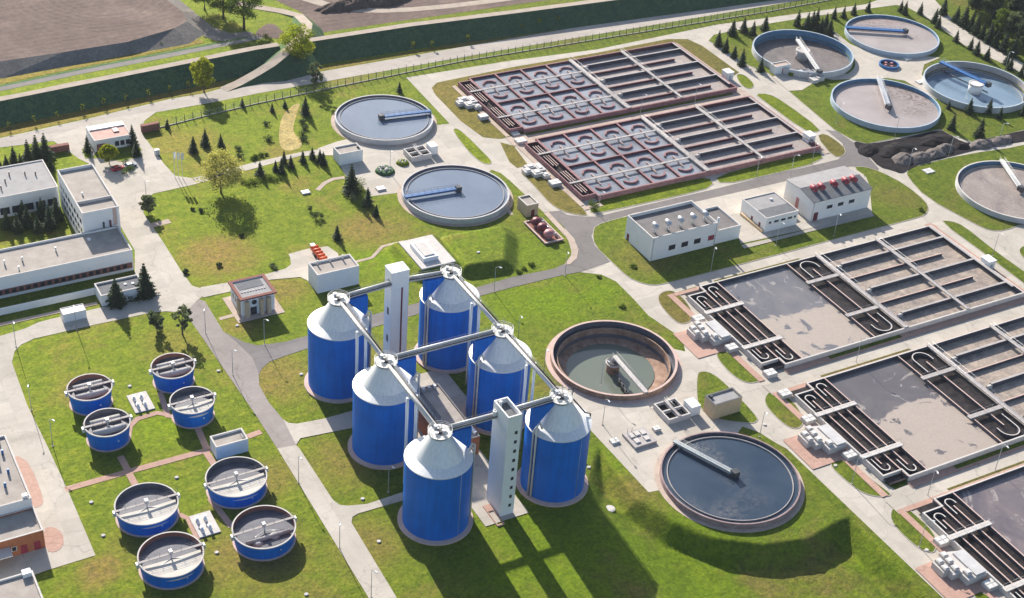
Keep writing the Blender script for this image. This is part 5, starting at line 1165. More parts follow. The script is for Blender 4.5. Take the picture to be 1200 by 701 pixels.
box_part(t, 'roof_light', 'white_paint', 149.0, 149.9, 258, 262, 5.75, 6.4); box_part(t, 'dark_roof_strip', 'dark_roof', 140.8, 144.6, 257, 280, 5.72, 5.79)
for k in range(3): box_part(t, 'roof_unit', 'steel', 144.5+k*1.6, 145.4+k*1.6, 278.6, 279.6, 5.75, 7.0)
flat('concrete_pad', rect(139, 151, 231.8, 262), 'concrete_slab', 7, 0, 'concrete pad between the nearest silos', 'pad'); flat('concrete_pad', rect(138, 158, 264, 293), 'concrete_slab', 8, 0, 'shaded concrete pad in the middle of the silos', 'pad')
t = thing('cellar_ramp', 'small brick edged ramp at the foot of the front tower', 'ramp', (142.8, 234, 0)); o = MB().mat('brick_paving'); o.sheet([rect(141.6, 143.6, 230.6, 238.4), rect(141.9, 143.3, 231, 236)], .35, .4); o.build('kerb', t)

# ------------------------------------------------------------------ street furniture
def lamp_proto():
    t = thing('street_lamp', 'lamp', 'lamp', (0, 0, 0), 'grey lamp posts of the site')
    o = MB().mat('lamp_metal'); o.tube([(0, 0, 0), (0, 0, 8.6)], [.10, .06], 8); o.build('post', t)
    o = MB().mat('lamp_metal'); o.tube([(0, 0, 8.55), (.1, -.5, 8.95), (.15, -1.2, 9.05)], .055, 6); o.build('arm', t)
    o = MB().mat('white_paint'); o.add([(-.02, -1.0, 8.95), (.34, -1.0, 8.95), (.38, -1.9, 8.95), (-.06, -1.9, 8.95), (.04, -1.05, 9.12), (.28, -1.05, 9.12), (.28, -1.85, 9.14), (.04, -1.85, 9.14)], [(3,2,1,0), (4,5,6,7), (0,1,5,4), (1,2,6,5), (2,3,7,6), (3,0,4,7)]); o.build('lamp_head', t)
    o = MB().mat('kerb_stone'); o.cyl(0, 0, 0, .15, .3, 10); o.build('footing', t)
    return t
LP = lamp_proto(); first = True
LAMPS = [(310,404,'on the lawn edge in front of the columned house'),(19,407,'at the left edge by the office lane'),(37,481,'on the left lawn edge beside the uppermost blue tanks'),(62,523,'on the left lawn edge just above the brick path'),(90,387,'on the shaded road beside the white storage container'),
 (455,577,'on the shaded lawn beside the nearest silo'),(350,566,'beside the concrete lane near the white hut'),(398,643,'beside the concrete lane left of the nearest silo'),(435,700,'beside the concrete lane at the bottom edge'),(833,317,'in front of the low white annex, in its shadow'),
 (701,251,'at the corner of the nearer cell basin by the asphalt junction'),(886,209,'on the bright strip near the small white building'),(977,277,'in front of the building with red hooded vents'),(909,288,'in front of the small two tone roofed building'),(926,208,'at the left corner behind the red vented building'),(951,193,'on the bright strip at the end of the sludge lanes'),
 (1064,199,'at the tip of the lawn below the black compost'),(1111,185,'among the grey compost heaps'),(1169,170,'beside the compost at the far right'),(1048,163,'between the brown scum tank and the compost'),(980,145,'on the lawn left of the brown scum tank'),
 (998,567,'on the grass wedge below the middle lake basin'),(1087,581,'on the brick path between the middle and lower lake basins'),(1077,641,'on the grass wedge beside the lower lake basin'),(1166,551,'on the road between the middle and lower lake basins'),(637,438,'on the lawn between the right silos and the empty tank'),(890,512,'where the pad meets the road above the dark blue tank'),
 (706,498,'on the concrete pad beside the right hand silo'),(579,342,'beside the asphalt road behind the back right silo'),(607,399,'on the lawn behind the middle right silo'),(686,142,'on the strip between the far basins, left of its middle'),(750,136,'on the paving between the far basins, at its middle'),(814,123,'on the paving between the far basins, near its right end'),
 (273,440,'beside the worn asphalt lane opposite the silos'),(241,391,'beside the worn asphalt lane at the yard corner'),(662,323,'beside the asphalt road at the junction'),(457,203,'standing in the planted bed by the clear water tanks'),(1003,425,'beside the road between the upper and middle lake basins'),(1177,84,'beside the long road at the edge of the wood'),(1163,300,'beside the grass strip near the brown sludge lanes'),(704,452,'by the rim of the half drained tank'),(172,240,'beside the yard near the office tower')]
for px, py, where in LAMPS:
    q = P(px, py); lab = 'slim grey lamp post ' + where
    if first: LP.location = q; LP['label'] = lab; first = False; LP.rotation_euler = (0, 0, .3)
    else: copy_tree(LP, None, q, rng.uniform(-.5, .9), None, lab)
# fence along the main road
ft_ = thing('site_fence', 'long dark fence of thin posts between the main road and site lawns', 'fence', tuple(P(187, 150)))
fl = [P(187,150), P(250,134), P(300,122), P(400,101), P(540,72.5), P(700,46.5), P(900,14), P(985,-2)]
tot = sum((fl[i+1]-fl[i]).length for i in range(len(fl)-1)); NP = 98; cum = 0; k = 0; base = None
def along(d):
    for i in range(len(fl)-1):
        L = (fl[i+1]-fl[i]).length
        if d <= L: return fl[i].lerp(fl[i+1], d/L)
        d -= L
    return fl[-1]
o = MB().mat('dark_metal'); o.tube([(0, 0, -.3), (0, 0, 2.3)], .13, 6); o.tube([(0, 0, 2.25), (.05, .35, 2.75)], .09, 5)
pm = o.build('post', None); pm.location = (0, 0, 0); me = pm.data
for v in me.vertices: v.co.z += -.3 - min(0, 0) if False else 0
bpy.data.objects.remove(pm)
for i in range(NP):
    q = along(tot*i/(NP-1)); ob = bpy.data.objects.new('post', me); col.objects.link(ob); ob.parent = ft_; ob.location = q-Vector(ft_['_o'])-Vector((0, 0, .2))
o = MB().mat('lamp_metal')
for h in (.15, .8, 1.5, 2.1):
    o.tube([p+Vector((0, 0, h)) for p in fl], .035, 4)
o.build('wire_rail', ft_)
o = MB().mat('kerb_stone'); o.beam(fl[0], fl[0]+Vector((.1, 0, 0)), .2, .2)
for i in range(len(fl)-1): o.beam(fl[i], fl[i+1], .3, .3)
o.build('plinth', ft_)
# manhole covers
mp = None
for px, py, lab in [(107,589,'round pale manhole cover on the lawn nearest the yard, left of the lower tanks'),(121,628,'round pale manhole cover on the lawn level with the lowest blue tank'),(207,560,'round pale manhole cover between the two upper tanks of the lower four'),(254,648,'round pale manhole cover between the two lowest blue tanks'),(425,585,'round pale manhole cover beside the spur to the nearest silo'),(444,635,'round pale manhole cover on the sunlit lawn left of the nearest silo'),(359,697,'round pale manhole cover at the bottom edge, right of the blue tanks'),(256,435,'round pale manhole cover on the lawn beside the worn asphalt lane'),(152,453,'round pale manhole cover above the upper valve slab'),(353,439,'round pale manhole cover on the lawn left of the far silo'),(560,305,'round pale manhole cover on the mound above the back right silo'),(690,548,'round pale manhole cover on the slope beside the right hand silo'),(278,382,'round pale manhole cover left of the columned house'),(896,498,'round pale manhole cover on the grass wedge by the middle valve house'),(1086,645,'round pale manhole cover on the grass wedge by the lower valve house'),(979,546,'round pale manhole cover on the grass wedge below the middle valve house'),(716,588,'big white manhole disc on the grass bank beside the dark blue tank')]:
    q = P(px, py); q.z = relief1(q.x, q.y) if R1[0] < q.x < R1[1] and R1[2] < q.y < R1[3] else 0
    if R2[0] < q.x < R2[1] and R2[2] < q.y < R2[3]: q.z = relief2(q.x, q.y)
    if mp is None:
        o = MB().mat('pale_concrete'); o.cyl(0, 0, -.1, .12, .5, 20); o.mat('pale_concrete'); o.cyl(0, 0, .12, .2, .4, 16); mp = o.build('manhole_cover'); mp.location = q; tag(mp, lab, 'manhole', 'round manhole covers in the lawns')
    else: c = mp.copy(); col.objects.link(c); c.location = q; c['label'] = lab; c.scale = (2.6, 2.6, 1) if 'big' in lab else (1, 1, 1)
# cars
def car(px, py, mat, label, rz):
    q = P(px, py); t = thing('parked_car', label, 'car', (0, 0, 0))
    prof = [(-2.1, .35), (2.1, .35), (2.15, .75), (1.15, .92), (.5, 1.42), (-1.2, 1.45), (-1.95, .95), (-2.15, .85)]
    o = MB().mat(mat); n = len(prof)
    o.add([(x, -.82, z) for x, z in prof]+[(x, .82, z) for x, z in prof], [tuple(range(n)), tuple(range(2*n-1, n-1, -1))]+[(i, i+n, (i+1) % n+n, (i+1) % n) for i in range(n)]); o.build('body', t)
    o = MB().mat('glass_dark'); o.add([(1.08, -.7, .99), (.56, -.62, 1.41), (.56, .62, 1.41), (1.08, .7, .99)], [(0,1,2,3)]); o.build('windscreen', t); 
    o = MB().mat('glass_dark'); o.add([(-1.9, -.7, 1.01), (-1.28, -.62, 1.44), (-1.28, .62, 1.44), (-1.9, .7, 1.01)], [(0,1,2,3)]); o.build('rear_window', t)
    for s in (-1, 1):
        o = MB().mat('glass_dark'); o.add([(.9, s*.835, .98), (.42, s*.835, 1.36), (-1.15, s*.835, 1.38), (-1.7, s*.835, 1.0)], [(0,1,2,3)]); o.build('side_window', t)
        for x in (-1.3, 1.3): o = MB().mat('rubber'); o.tube([(x, s*.72, .32), (x, s*.9, .32)], .32, 14); o.build('wheel', t)
        o = MB().mat('white_paint'); o.box(2.08, 2.17, s*.55-.16, s*.55+.16, .6, .76); o.build('headlight', t)
    t.location = q; t.rotation_euler = (0, 0, rz); return t
car(138, 199, 'car_red', 'small red car parked nose to tail on the yard', R(12)); car(153, 195.5, 'car_grey', 'silver grey car parked beside the red one', R(8))
q = P(374, 301); t = thing('red_machine', 'orange red farm implement parked on the concrete apron', 'machine', (q.x, q.y, 0))
box_part(t, 'frame', 'orange_paint', q.x-.5, q.x+.5, q.y-4, q.y+4.4, .7, 1.1)
for k in range(5): o = MB().mat('orange_paint'); y = q.y-3.2+k*1.7; o.tube([(q.x-1.2, y, 1.25), (q.x+1.2, y, 1.25)], .62, 12); o.build('drum', t)
for s in (-1, 1): o = MB().mat('rubber'); o.tube([(q.x+s*1.2, q.y, .5), (q.x+s*1.5, q.y, .5)], .5, 14); o.build('wheel', t)
box_part(t, 'tank', 'white_paint', q.x-.7, q.x+.7, q.y+4.4, q.y+5.8, .5, 1.5)
# flag poles
for px, py, c_, lab in [(205,208,'white_paint','white flag pole with a pale flag, leftmost of three'),(209.5,209,'white_paint','middle flag pole of three on the lawn'),(214,209,'white_paint','white flag pole, rightmost of three on the lawn')]:
    q = P(px, py); t = thing('flag_pole', lab, 'flag pole', tuple(q), 'three flag poles'); post(t, 'pole', 'white_paint', q.x, q.y, 0, 9.5, .09, 8)
    o = MB().mat('white_wall'); vs_ = []
    for i in range(7): vs_ += [(q.x+.1+i*.12, q.y-.1*math.sin(i*1.3), 9.3), (q.x+.1+i*.1, q.y-.1*math.sin(i*1.3+.5), 6.8)]
    o.add(vs_, [(2*i, 2*i+1, 2*i+3, 2*i+2) for i in range(6)]); o.build('flag', t)
# planted bed
q = P(456, 200); t = thing('planted_bed', 'raised planted bed with pale stones by the clear water tanks', 'planter', (q.x, q.y, 0))
o = MB().mat('bank_grass'); o.frustum(q.x-1.5, q.y, 0, .9, 3.4, 2.8, 24); o.build('soil_mound', t)
for i in range(12):
    a = rng.uniform(0, 6.28); rr = rng.uniform(.3, 2.4); o = MB().mat('pale_concrete'); o.frustum(q.x-1.5+rr*math.cos(a), q.y+rr*math.sin(a)*.8, .7, 1.3+rng.random()*.4, .5, .3, 7, smooth=False); o.build('stone', t)
q = P(462, 193); t = thing('planted_bed', 'smaller planted bed of shrubs behind the stone bed', 'planter', (q.x+3, q.y, 0)); o = MB().mat('lush_grass'); o.frustum(q.x+3, q.y-.3, 0, .9, 2.3, 1.7, 20); o.build('soil_mound', t)
for i in range(6): a = i*1.05; o = MB().mat('pale_concrete'); o.frustum(q.x+3+1.1*math.cos(a), q.y-.3+.9*math.sin(a), .7, 1.3, .4, .25, 7, smooth=False); o.build('stone', t)
chamber(446, 222, 'flat white hatch slab at the lower edge of the tank yard', 1.5, .5); chamber(358, 226, 'flat pale slab at the end of the curved footpath', 1.4, .4); chamber(1088, 201, 'pale flat slab with hatches on the lawn by the compost', 1.9, .3)
chamber(1063, 70, 'pale slab right of the small blue rimmed pit', 1.6, .5); chamber(1078, 97, 'pale slab between the pit and the deep blue water tank', 1.6, .5)
q = P(184, 181); t = thing('control_cabinet', 'small white roadside cabinet on the yard edge', 'cabinet', tuple(q)); box_part(t, 'box', 'white_paint', q.x-.8, q.x+.8, q.y-.6, q.y+.6, 0, 1.9); box_part(t, 'door', 'grey_wall', q.x-.5, q.x+.5, q.y-.65, q.y-.6, .2, 1.7)
# processing rig at the leftmost blue rimmed tank
q = P(945, 92); t = thing('process_rig', 'jumble of pale chambers and pipes between the dark sludge tank and the road', 'equipment', (q.x, q.y, 0))
for i, (dx, dy, sx, sy, h) in enumerate(((-1, 3, 1.6, 1.4, 1.8), (1.6, .5, 1.5, 1.8, 2.2), (3.6, -3, 1.6, 1.5, 1.7), (.5, -3.6, 1.3, 1.6, 1.5), (5.2, .6, 1.2, 1.6, 1.4))): box_part(t, 'chamber', 'pale_concrete', q.x+dx-sx, q.x+dx+sx-.03, q.y+dy-sy, q.y+dy+sy-.03, 0, h+.02*i)
for k in range(4): o = MB().mat('steel'); o.tube([(q.x-1+k*1.5, q.y+4.6-k, 1.0), (q.x-1+k*1.5, q.y+4.6-k, 2.6), (q.x+1+k*1.3, q.y-2-k, 2.6)], .16, 6); o.build('pipe', t)
box_part(t, 'cover', 'lush_grass', q.x-5.2, q.x-2.4, q.y+3.4, q.y+6.4, 0, 1.4)
q = P(913, 85); t = block('switch_house', 'low white switch house with a red door beside the dark sludge tank', q.x-3.2, q.x+4.2, q.y-1.3, q.y+2.2, 3.4, roof='pale_paving', par=.2); door(t, 's', q.x+.2, q.x+1.1, q.y-1.3, 2.4, 'red_paint')
# compost heaps
def heap(px, py, a, b_, h, mat, rot, label, seed):
    q = P(px, py); o = MB().mat(mat); n = 40; m_ = 10; vs_ = [(0, 0, h)]
    for j in range(1, m_+1):
        for i in range(n):
            an = math.tau*i/n; f = j/m_; k = 1+.25*mnoise(Vector((math.cos(an)*1.5+seed, math.sin(an)*1.5, f*.5)))
            z = h*(1-f**1.6)+(.5*mnoise(Vector((math.cos(an)*f*a*.7+seed, math.sin(an)*f*b_*.7, seed)))*h*.5 if j < m_ else -.3)
            vs_.append((a*f*k*math.cos(an), b_*f*k*math.sin(an), z))
    fs = [(0, 1+i, 1+(i+1) % n) for i in range(n)]
    for j in range(m_-1):
        for i in range(n): fs.append((1+j*n+i, 1+(j+1)*n+i, 1+(j+1)*n+(i+1) % n, 1+j*n+(i+1) % n))
    o.add(vs_, fs, True); ob = o.build('compost_heap'); ob.location = (q.x, q.y, 0); 
    me = ob.data; off = Vector((sum(v[0] for v in vs_)/len(vs_), sum(v[1] for v in vs_)/len(vs_), min(v[2] for v in vs_)))
    for v in me.vertices: v.co += off
    ob.rotation_euler = (0, 0, rot); tag(ob, label, 'compost heap', 'compost heaps'); return ob
for k, a in enumerate([(1060,187,5.5,4.0,2.2,'grey_compost',.3,'grey compost heap nearest the road at the compost yard'),(1078,186,6,3.6,2.3,'grey_compost',.2,'grey compost heap second from the road'),(1095,181,6,3.4,2.1,'grey_compost',.2,'grey compost heap in the middle of the row'),(1107,175,4.5,3.2,2.2,'grey_compost',.1,'grey compost heap at the right end of the row'),(1150,170,7,3.6,1.8,'grey_compost',.1,'long low grey compost heap at the far right'),(1172,166,7,3.2,1.8,'grey_compost',.1,'low grey compost heap nearest the right edge'),(1018,176,6,4,1.4,'black_compost',.5,'low black compost heap at the road end'),(1050,176,9,5,1.6,'black_compost',.2,'wide black compost heap in the middle of the yard'),(1095,165,9,4,1.5,'black_compost',.1,'black compost heap below the brown scum tank'),(1127,172,4,3,1.5,'black_compost',.1,'black compost heap right of the grey row')]): heap(*a, seed=k*3.7)

for k, a in enumerate([(402,8,14,4,3.0,'dark_soil',.1,'dark soil heap left one of three in the bare field'),(425,6,13,4.5,3.4,'dark_soil',.1,'dark soil heap middle one of three in the bare field'),(455,3,12,4,3.0,'dark_soil',.1,'dark soil heap right one of three in the bare field')]):
    h_ = heap(*a, seed=20+k*2.1); h_.name = 'soil_heap'; h_['category'] = 'soil heap'; h_['group'] = 'soil heaps'
# ------------------------------------------------------------------ vegetation
def leaf_cloud(b, c, rad, n, size, r_, squash=1.0):
    for _ in range(n):
        while True:
            d = Vector((r_.uniform(-1, 1), r_.uniform(-1, 1), r_.uniform(-1, 1)))
            if 0.05 < d.length < 1: break
        p = Vector(c)+Vector((d.x*rad, d.y*rad, d.z*rad*squash))
        u = Vector((r_.gauss(0, 1), r_.gauss(0, 1), r_.gauss(0, 1))).normalized(); v = u.cross(Vector((r_.gauss(0, 1), r_.gauss(0, 1), r_.gauss(0, 1)))).normalized()
        s = size*r_.uniform(.6, 1.3)
        b.add([p-u*s*.5, p+v*s*.32, p+u*s*.5, p-v*s*.32], [(0, 1, 2, 3)])
def broadleaf(mat, h, rx, seed, sparse=1.0, shape='round', leaf_s=.5):
    r_ = random.Random(seed); trunk = MB().mat('bark'); crown = MB().mat(mat)
    bh = h*(.3 if shape != 'poplar' else .15)
    trunk.tube([(0, 0, -.1), (r_.uniform(-.1, .1), 0, bh), (r_.uniform(-.3, .3), r_.uniform(-.3, .3), h*.72)], [h*.028, h*.02, h*.006], 8)
    nl = 9; cl = []
    for i in range(nl):
        a = math.tau*i/nl+r_.uniform(-.4, .4); z0 = bh*r_.uniform(.85, 1.6); rr = rx*r_.uniform(.5, .85); z1 = h*r_.uniform(.5, .85)
        e = Vector((rr*math.cos(a), rr*math.sin(a), z1)); trunk.tube([(0, 0, z0), tuple(e*.5+Vector((0, 0, z0*.5))), tuple(e)], [h*.011, h*.008, h*.003], 5)
    n = int(75*sparse) if shape != 'poplar' else int(50*sparse)
    for i in range(n):
        a = r_.uniform(0, math.tau); u = r_.uniform(0, 1)
        zc = bh+(h-bh)*u
        prof = math.sin(math.pi*min(1, max(.06, .14+.82*u)))**.7 if shape == 'round' else math.sin(math.pi*(.12+.8*u))**.8
        rr = rx*prof*math.sqrt(r_.uniform(.12, 1))*r_.uniform(.85, 1.08)
        leaf_cloud(crown, (rr*math.cos(a), rr*math.sin(a), zc), rx*r_.uniform(.16, .36), int(r_.uniform(60, 95)), leaf_s*1.12, r_, .75)
    return trunk, crown
def conifer(mat, h, rx, seed, dens=1.0):
    r_ = random.Random(seed); trunk = MB().mat('bark'); crown = MB().mat(mat)
    trunk.tube([(0, 0, -.1), (0, 0, h*.95)], [h*.02, .02], 6)
    lv = 13
    for j in range(lv):
        f = j/(lv-1); z = h*(.06+.9*f); rr = rx*(1-f)**.85*r_.uniform(.85, 1.12)+.12
        nb = max(6, int((14-7*f)*dens))
        for i in range(nb):
            a = math.tau*i/nb+r_.uniform(-.3, .3); L = rr*r_.uniform(.72, 1.15); e = Vector((math.cos(a), math.sin(a), 0)); s = Vector((-e.y, e.x, 0))
            for q in range(8):
                k = (q+.6)/8; p = e*L*k+Vector((0, 0, z-L*k*.28+r_.uniform(-.1, .1))); w_ = (.2+.34*(1-k)*L*.6+.14)*h/9
                b1 = p+e*L*.16+Vector((0, 0, -.10*h/9)); ss = s.lerp(Vector((r_.gauss(0, 1), r_.gauss(0, 1), r_.gauss(0, 1))), .35).normalized()
                crown.add([p-e*L*.12, p+ss*w_+Vector((0, 0, -.16)), b1, p-ss*w_+Vector((0, 0, -.1))], [(0, 1, 2, 3)])
    return trunk, crown
def bush(mat, h, rx, seed, n=14):
    r_ = random.Random(seed); st = MB().mat('bark'); cr = MB().mat(mat)
    for i in range(4): a = i*1.6; st.tube([(0, 0, -.1), (rx*.4*math.cos(a), rx*.4*math.sin(a), h*.6)], [.06, .02], 4)
    for i in range(n):
        a = r_.uniform(0, 6.28); rr = rx*math.sqrt(r_.random())*.75
        leaf_cloud(cr, (rr*math.cos(a), rr*math.sin(a), h*r_.uniform(.25, .8)), rx*.4, 26, .32, r_, .8)
    return st, cr
PROT = {}
def proto(key, fn):
    if key not in PROT:
        st, cr = fn(); PROT[key] = (mesh_of(st), mesh_of(cr))
    return PROT[key]
def mesh_of(b):
    me = bpy.data.meshes.new('plant'); me.from_pydata(b.v, [], b.f)
    for q in b.ms: me.materials.append(M(q))
    for p, k in zip(me.polygons, b.sm): p.use_smooth = k
    return me
def plant(name, meshes, px, py, label, cat, group=None, sc=1.0, sz=None, pos=None):
    q = pos or P(px, py)
    if pos is None:
        if R1[0] < q.x < R1[1] and R1[2] < q.y < R1[3]: q.z = relief1(q.x, q.y)
        if R2[0] < q.x < R2[1] and R2[2] < q.y < R2[3]: q.z = relief2(q.x, q.y)
    t = thing(name, label, cat, tuple(q), group)
    for nm, me in zip(('trunk', 'crown') if cat != 'shrub' else ('stem', 'foliage'), meshes):
        o = bpy.data.objects.new(nm, me); col.objects.link(o); o.parent = t
    t.rotation_euler = (0, 0, rng.uniform(0, 6.28)); t.scale = (sc, sc, sz or sc); return t
# single big trees
def tree1(key, px, py, label, fn, pos=None): return plant('tree', proto(key, fn), px, py, label, 'tree', pos=pos)
tree1('t1', 239, 108, 'bright yellow green tree standing alone beside the main road', lambda: broadleaf('leaf_bright', 12.6, 4.6, 1, 1.15))
q = P(349, 76, 0); tree1('t2', 0, 0, 'tall pale yellow green tree by the levee ramp', lambda: broadleaf('leaf_bright', 15.5, 6.6, 2, 1.1), Vector((q.x, q.y, 0)))
tree1('t3', 370, 104, 'thin grey green poplar between the main road and the fence', lambda: broadleaf('leaf_grey', 11, 2.8, 3, .6, 'poplar'))
tree1('t4', 259, 226, 'broad pale yellow spring tree on the lawn edge', lambda: broadleaf('leaf_yellow', 13.5, 7.4, 4, 1.25))
tree1('t5', 128, 192, 'round bright tree in front of the gatehouse', lambda: broadleaf('leaf_bright', 6.6, 3.0, 5, .9))
tree1('t6', 286, 34, 'dark green tree with a bare trunk at the top of the photo', lambda: broadleaf('leaf_green', 19, 7.5, 6, 1.2))
tree1('t7', 262, 22, 'leafy green tree left of the bare trunked one at the top', lambda: broadleaf('leaf_green', 17, 7, 7, 1.2))
tree1('t8', 240, 12, 'dark tree beside the field corner at the top', lambda: broadleaf('leaf_green', 16, 8, 8, 1.1))
tree1('t9', 214, 392, 'slender open crowned tree at the lawn corner by the yard', lambda: broadleaf('leaf_grey', 9.5, 2.7, 9, .30))
tree1('t10', 184, 388, 'dense dark tree on the shaded lawn edge below the yard', lambda: broadleaf('leaf_grey', 7.6, 2.3, 10, .5, 'poplar'))
plant('conifer', proto('c1', lambda: conifer('needle', 11.5, 3.4, 11, 1.5)), 171, 347, 'tall dark conifer at the right end of the office hall', 'conifer')
plant('conifer', proto('c1b', lambda: conifer('needle', 9.5, 3.2, 12, 1.5)), 137, 358, 'bushy conifer before the dark entrance roof', 'conifer'); plant('shrub', proto('b1', lambda: bush('needle', 2.4, 2.6, 13, 18)), 158, 352, 'dark low shrub beside the entrance roof', 'shrub')
plant('tree', proto('t11', lambda: broadleaf('leaf_grey', 6, 2.6, 14, .6)), 174, 250, 'dark bushy tree on the lawn edge opposite the office tower', 'tree')
C9 = [('c9a', 21), ('c9b', 22), ('c9c', 23)]
def con(px, py, h, label, group=None, mat='needle'):
    k, s = C9[rng.randrange(3)]; return plant('conifer', proto(k+mat, lambda: conifer(mat, 9, 2.55, s, 1.15)), px, py, label, 'conifer', group, h/9*rng.uniform(.94, 1.08), h/9*rng.uniform(.92, 1.1))
for px, py, h, lab in [(34,192,8.5,'slim dark conifer, left one of three beside the office wing'),(44,189,9.5,'slim dark conifer, middle one of three beside the office wing'),(54,187,10.5,'slim dark conifer nearest the brick wall, tallest of three'),(103,178,6,'small dark conifer left of the gatehouse'),(156,170,8,'slim dark conifer at the right wall of the gatehouse'),(160,183,7,'dark conifer just below the gatehouse wall conifer'),(358,134,7,'dark conifer near the fence below the poplar'),(412,226,11,'tall dark conifer at the corner of the tank yard'),(431,241,7,'dark pointed conifer below the tank yard'),(395,280,5.5,'lone dark conifer above the flat roofed shed'),(468,108,4.6,'small dark conifer beyond the nearest fence tank'),(227,178,6.5,'dark conifer, left one of the pair on the fenced lawn'),(241,171,7,'dark conifer, right one of the pair on the fenced lawn'),(259,171,5,'small dark conifer right of the pair on the fenced lawn'),(441,253,4.5,'small conifer in the long shadow below the tank yard'),(1111,128,4,'small dark conifer nearest the brown scum tank'),(1135,133,7,'tall conifer in front of the deep blue tank'),(1158,133,6.5,'conifer at the middle of the deep blue tank rim'),(1171,139,5,'squat conifer below the deep blue tank'),(1115,152,6.5,'dark conifer just above the compost'),(1147,161,8,'tall conifer above the grey compost heaps'),(1198,135,5.5,'conifer cut by the right edge beside the blue tank'),(891,84,6,'dark conifer at the left rim of the dark sludge tank'),(60,200,5,'small bare topped conifer behind the office wing')]: con(px, py, h, lab)
for pxs, lab, grp, h0, mt_ in [
  ([(841,54),(850,61),(860,68),(869,77)], 'dark conifer in the short row along the road left of the dark sludge tank', 'conifers left of the dark sludge tank', 6.5, 'needle'),
  ([(858,41),(871,38),(882,41),(896,36)], 'dark conifer in the row between the fence road and the dark sludge tank', 'conifers behind the dark sludge tank', 7, 'needle'),
  ([(934,31),(945,34),(951,33),(961,38),(967,32),(971,42),(956,30)], 'dense dark conifer in the clump between the two farthest round tanks', 'conifers between the farthest tanks', 7.5, 'needle'),
  ([(977,22),(988,21),(1000,17),(1017,14)], 'small dark conifer in the spaced row beside the fence road', 'conifers along the fence road', 5.5, 'needle'),
  ([(1055,14),(1060,17),(1078,17),(1095,27),(1099,33),(1120,49),(1144,64),(1137,58),(1156,70),(1183,82),(1179,76),(1196,90)], 'dark conifer on the strip between the far tanks and the long road', 'conifers along the long road', 6.3, 'needle'),
  ([(305,206),(323,200),(330,203),(341,196),(355,190),(366,186),(375,190),(379,193),(333,191)], 'dark conifer in the loose row along the path below the fenced lawn', 'conifers along the lawn path', 5.2, 'needle'),
  ([(319,131),(334,126),(196,150),(284,125)], 'small dark conifer inside the fence', 'small conifers inside the fence', 3.6, 'needle'),
  ([(1105,17),(1120,26),(1129,31),(1137,36),(1143,40),(1150,45),(1158,50),(1166,55),(1175,60),(1186,66)], 'tall dark conifer in the row at the edge of the wood', 'conifers at the wood edge', 9, 'needle'),
  ([(9,268),(21,272),(33,266),(45,272),(59,268),(67,258),(28,258),(50,256)], 'dark bushy conifer crowded in the shady office courtyard', 'courtyard conifers', 7.5, 'needle'),
  ([(8,197),(17,193),(25,198),(2,205)], 'grey green bushy conifer behind the office wing at the left edge', 'bushy conifers at the left edge', 6, 'needle_grey')]:
    for px, py in pxs: con(px, py, h0*rng.uniform(.82, 1.15), lab, grp, mt_)
# wood at the top right
WK = [('w%d' % i, 60+i) for i in range(4)]
r2 = random.Random(5)
for i in range(64):
    px = 1140+r2.uniform(0, 1)*150; u = r2.uniform(0, 1); py = -32+u*62+(px-1140)*.52
    if px < 1160 and py > 30: continue
    k, s = WK[i % 4]; mt_ = ('leaf_green', 'needle_grey', 'leaf_grey', 'needle')[i % 4]
    if i % 4 == 3: con(px, py, r2.uniform(9, 12), 'dark conifer inside the dense wood at the top right corner', 'conifers of the wood')
    else: plant('tree', proto(k, lambda: broadleaf(mt_, 11, 4.4, s, .9)), px, py, ('green leafy', 'dark grey green', 'dull grey green')[i % 4]+' tree in the dense wood at the top right corner', 'tree', ('leafy trees of the wood', 'dark trees of the wood', 'dull trees of the wood')[i % 4], r2.uniform(.8, 1.15))
# saplings on the verge
for k, (px, py) in enumerate([(11,152),(40,146),(67,140),(97,132),(122,125),(148,121),(174,115),(199,109),(221,105)]):
    plant('sapling', proto('s1', lambda: broadleaf('leaf_bright', 3.6, .75, 71, .10, 'round', .3)), px, py, 'thin pale sapling on the verge left of the lone roadside tree', 'tree', 'saplings left of the lone tree', rng.uniform(.8, 1.1))
for k, (px, py) in enumerate([(506,57),(484,59),(548,50),(611,37),(631,33),(652,30),(671,26),(691,22),(711,19),(730,16),(750,12),(767,9),(787,6),(806,3)]):
    plant('sapling', proto('s2', lambda: broadleaf('leaf_bright', 3.8, .9, 72, .16, 'round', .32)), px, py, 'thin pale sapling on the far verge below the right levee', 'tree', 'saplings below the right levee', rng.uniform(.8, 1.1))
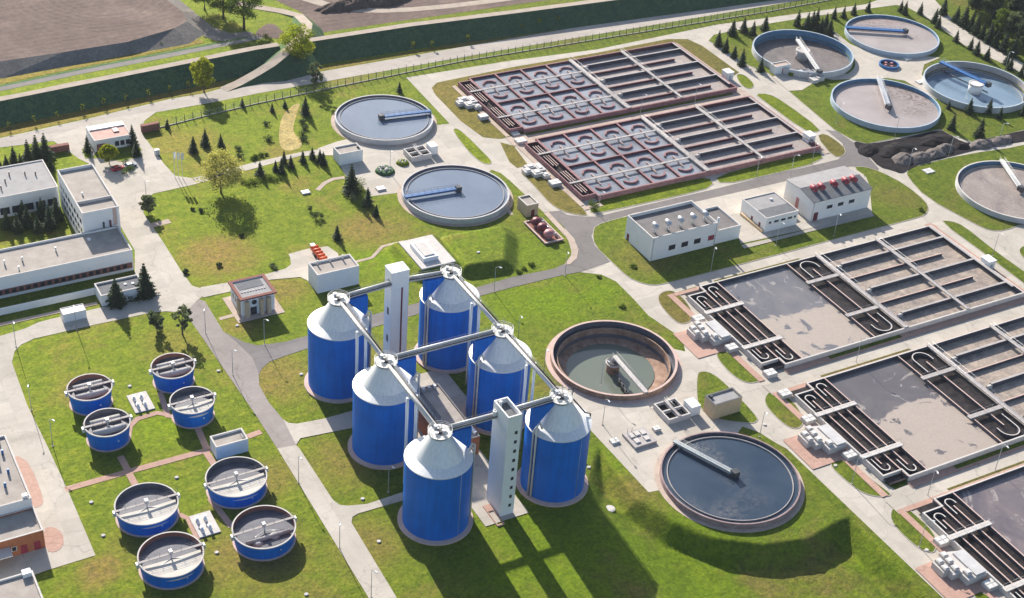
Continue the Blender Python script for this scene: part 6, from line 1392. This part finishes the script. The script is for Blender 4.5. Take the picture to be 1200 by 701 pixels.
# shrubs
for pxs, lab, grp, h, rx, mt_ in [
  ([(314,165),(312,146),(354,144),(357,152),(355,164),(280,176),(281,184),(354,158)], 'small dark shrub on the fenced lawn', 'shrubs on the fenced lawn', 1.3, 1.6, 'needle'),
  ([(300,185),(306,183),(297,187),(312,182)], 'low dark shrub in the row above the lawn path', 'shrubs above the lawn path', .9, 1.2, 'leaf_green'),
  ([(285,213),(293,215),(301,214),(312,210),(320,212),(327,209)], 'low dull shrub on the lawn below the lawn path', 'shrubs below the lawn path', 1.2, 2.0, 'leaf_green'),
  ([(417,228),(414,236),(420,222),(423,219)], 'dark spreading shrub at the foot of the tall yard conifer', 'shrubs by the tall conifer', 3.2, 2.6, 'leaf_grey'),
  ([(319,312),(322,315)], 'scrubby shrub beside the apron of the flat roofed shed', 'shrubs by the shed apron', .9, 1.4, 'leaf_grey'),
  ([(622,311),(608,319),(614,316)], 'weedy tuft along the asphalt road edge on the mound', 'tufts along the asphalt road', .7, 1.3, 'leaf_green'),
  ([(742,313),(702,325),(730,360)], 'low dark tuft on the lawn near the road junction', 'tufts near the junction', .6, 1.2, 'leaf_green'),
  ([(697,246),(694,243)], 'dense green bush at the corner of the nearer cell basin', 'bushes at the basin corner', 2.6, 1.5, 'leaf_green'),
  ([(1080,247)], 'small dark bush at the tip of the lawn by the red vented building', None, 1.0, 1.3, 'leaf_green'),
  ([(1042,175)], 'small tangled bush at the compost edge', None, 1.4, 1.5, 'leaf_grey'),
  ([(1040,174)], 'reddish round shrub below the brown scum tank', None, 1.6, 1.0, 'leaf_grey'),
  ([(148,191),(153,200),(147,203)], 'dark shrub in the planted corner by the gatehouse', 'shrubs by the gatehouse', 2.0, 1.8, 'leaf_green'),
  ([(306,54),(311,47),(316,50)], 'green bush at the levee gap', 'bushes at the levee gap', 2.6, 2.6, 'leaf_green'),
  ([(196,50),(204,46),(212,44),(188,53)], 'scrubby bush on the grey field bank', 'bushes on the field bank', 1.6, 2.4, 'leaf_grey'),
  ([(364,248),(370,257),(376,256)], 'small dark bush on the open lawn right of the yellow tree', 'bushes on the open lawn', 2.4, 1.3, 'needle'),
  ([(226,246),(235,248),(283,277),(257,312),(217,320)], 'small dark scrub tuft on the patchy lawn beside the yard', 'tufts on the patchy lawn', 1.0, .9, 'needle')]:
    for px, py in pxs: plant('shrub', proto('sh'+mt_+str(h), lambda: bush(mt_, h, rx, int(h*100))), px, py, lab, 'shrub', grp, rng.uniform(.8, 1.2))
# ------------------------------------------------------------------ haze
o = MB().mat('lamp_metal'); o.box(-1520, 2520, -820, 3520, -8, 252)
hz = o.build('haze'); hz['kind'] = 'stuff'; hz['label'] = 'thin pale air over the whole site'; hz['category'] = 'haze'
hm = bpy.data.materials.new('haze_air'); hm.use_nodes = True; ht = hm.node_tree; ht.nodes.remove(ht.nodes['Principled BSDF'])
pv = ht.nodes.new('ShaderNodeVolumePrincipled'); pv.inputs['Color'].default_value = (0.80, 0.88, 1.0, 1); pv.inputs['Density'].default_value = 0.000035; pv.inputs['Anisotropy'].default_value = 0.2
ht.links.new(pv.outputs[0], ht.nodes['Material Output'].inputs['Volume'])
hz.data.materials.clear(); hz.data.materials.append(hm)
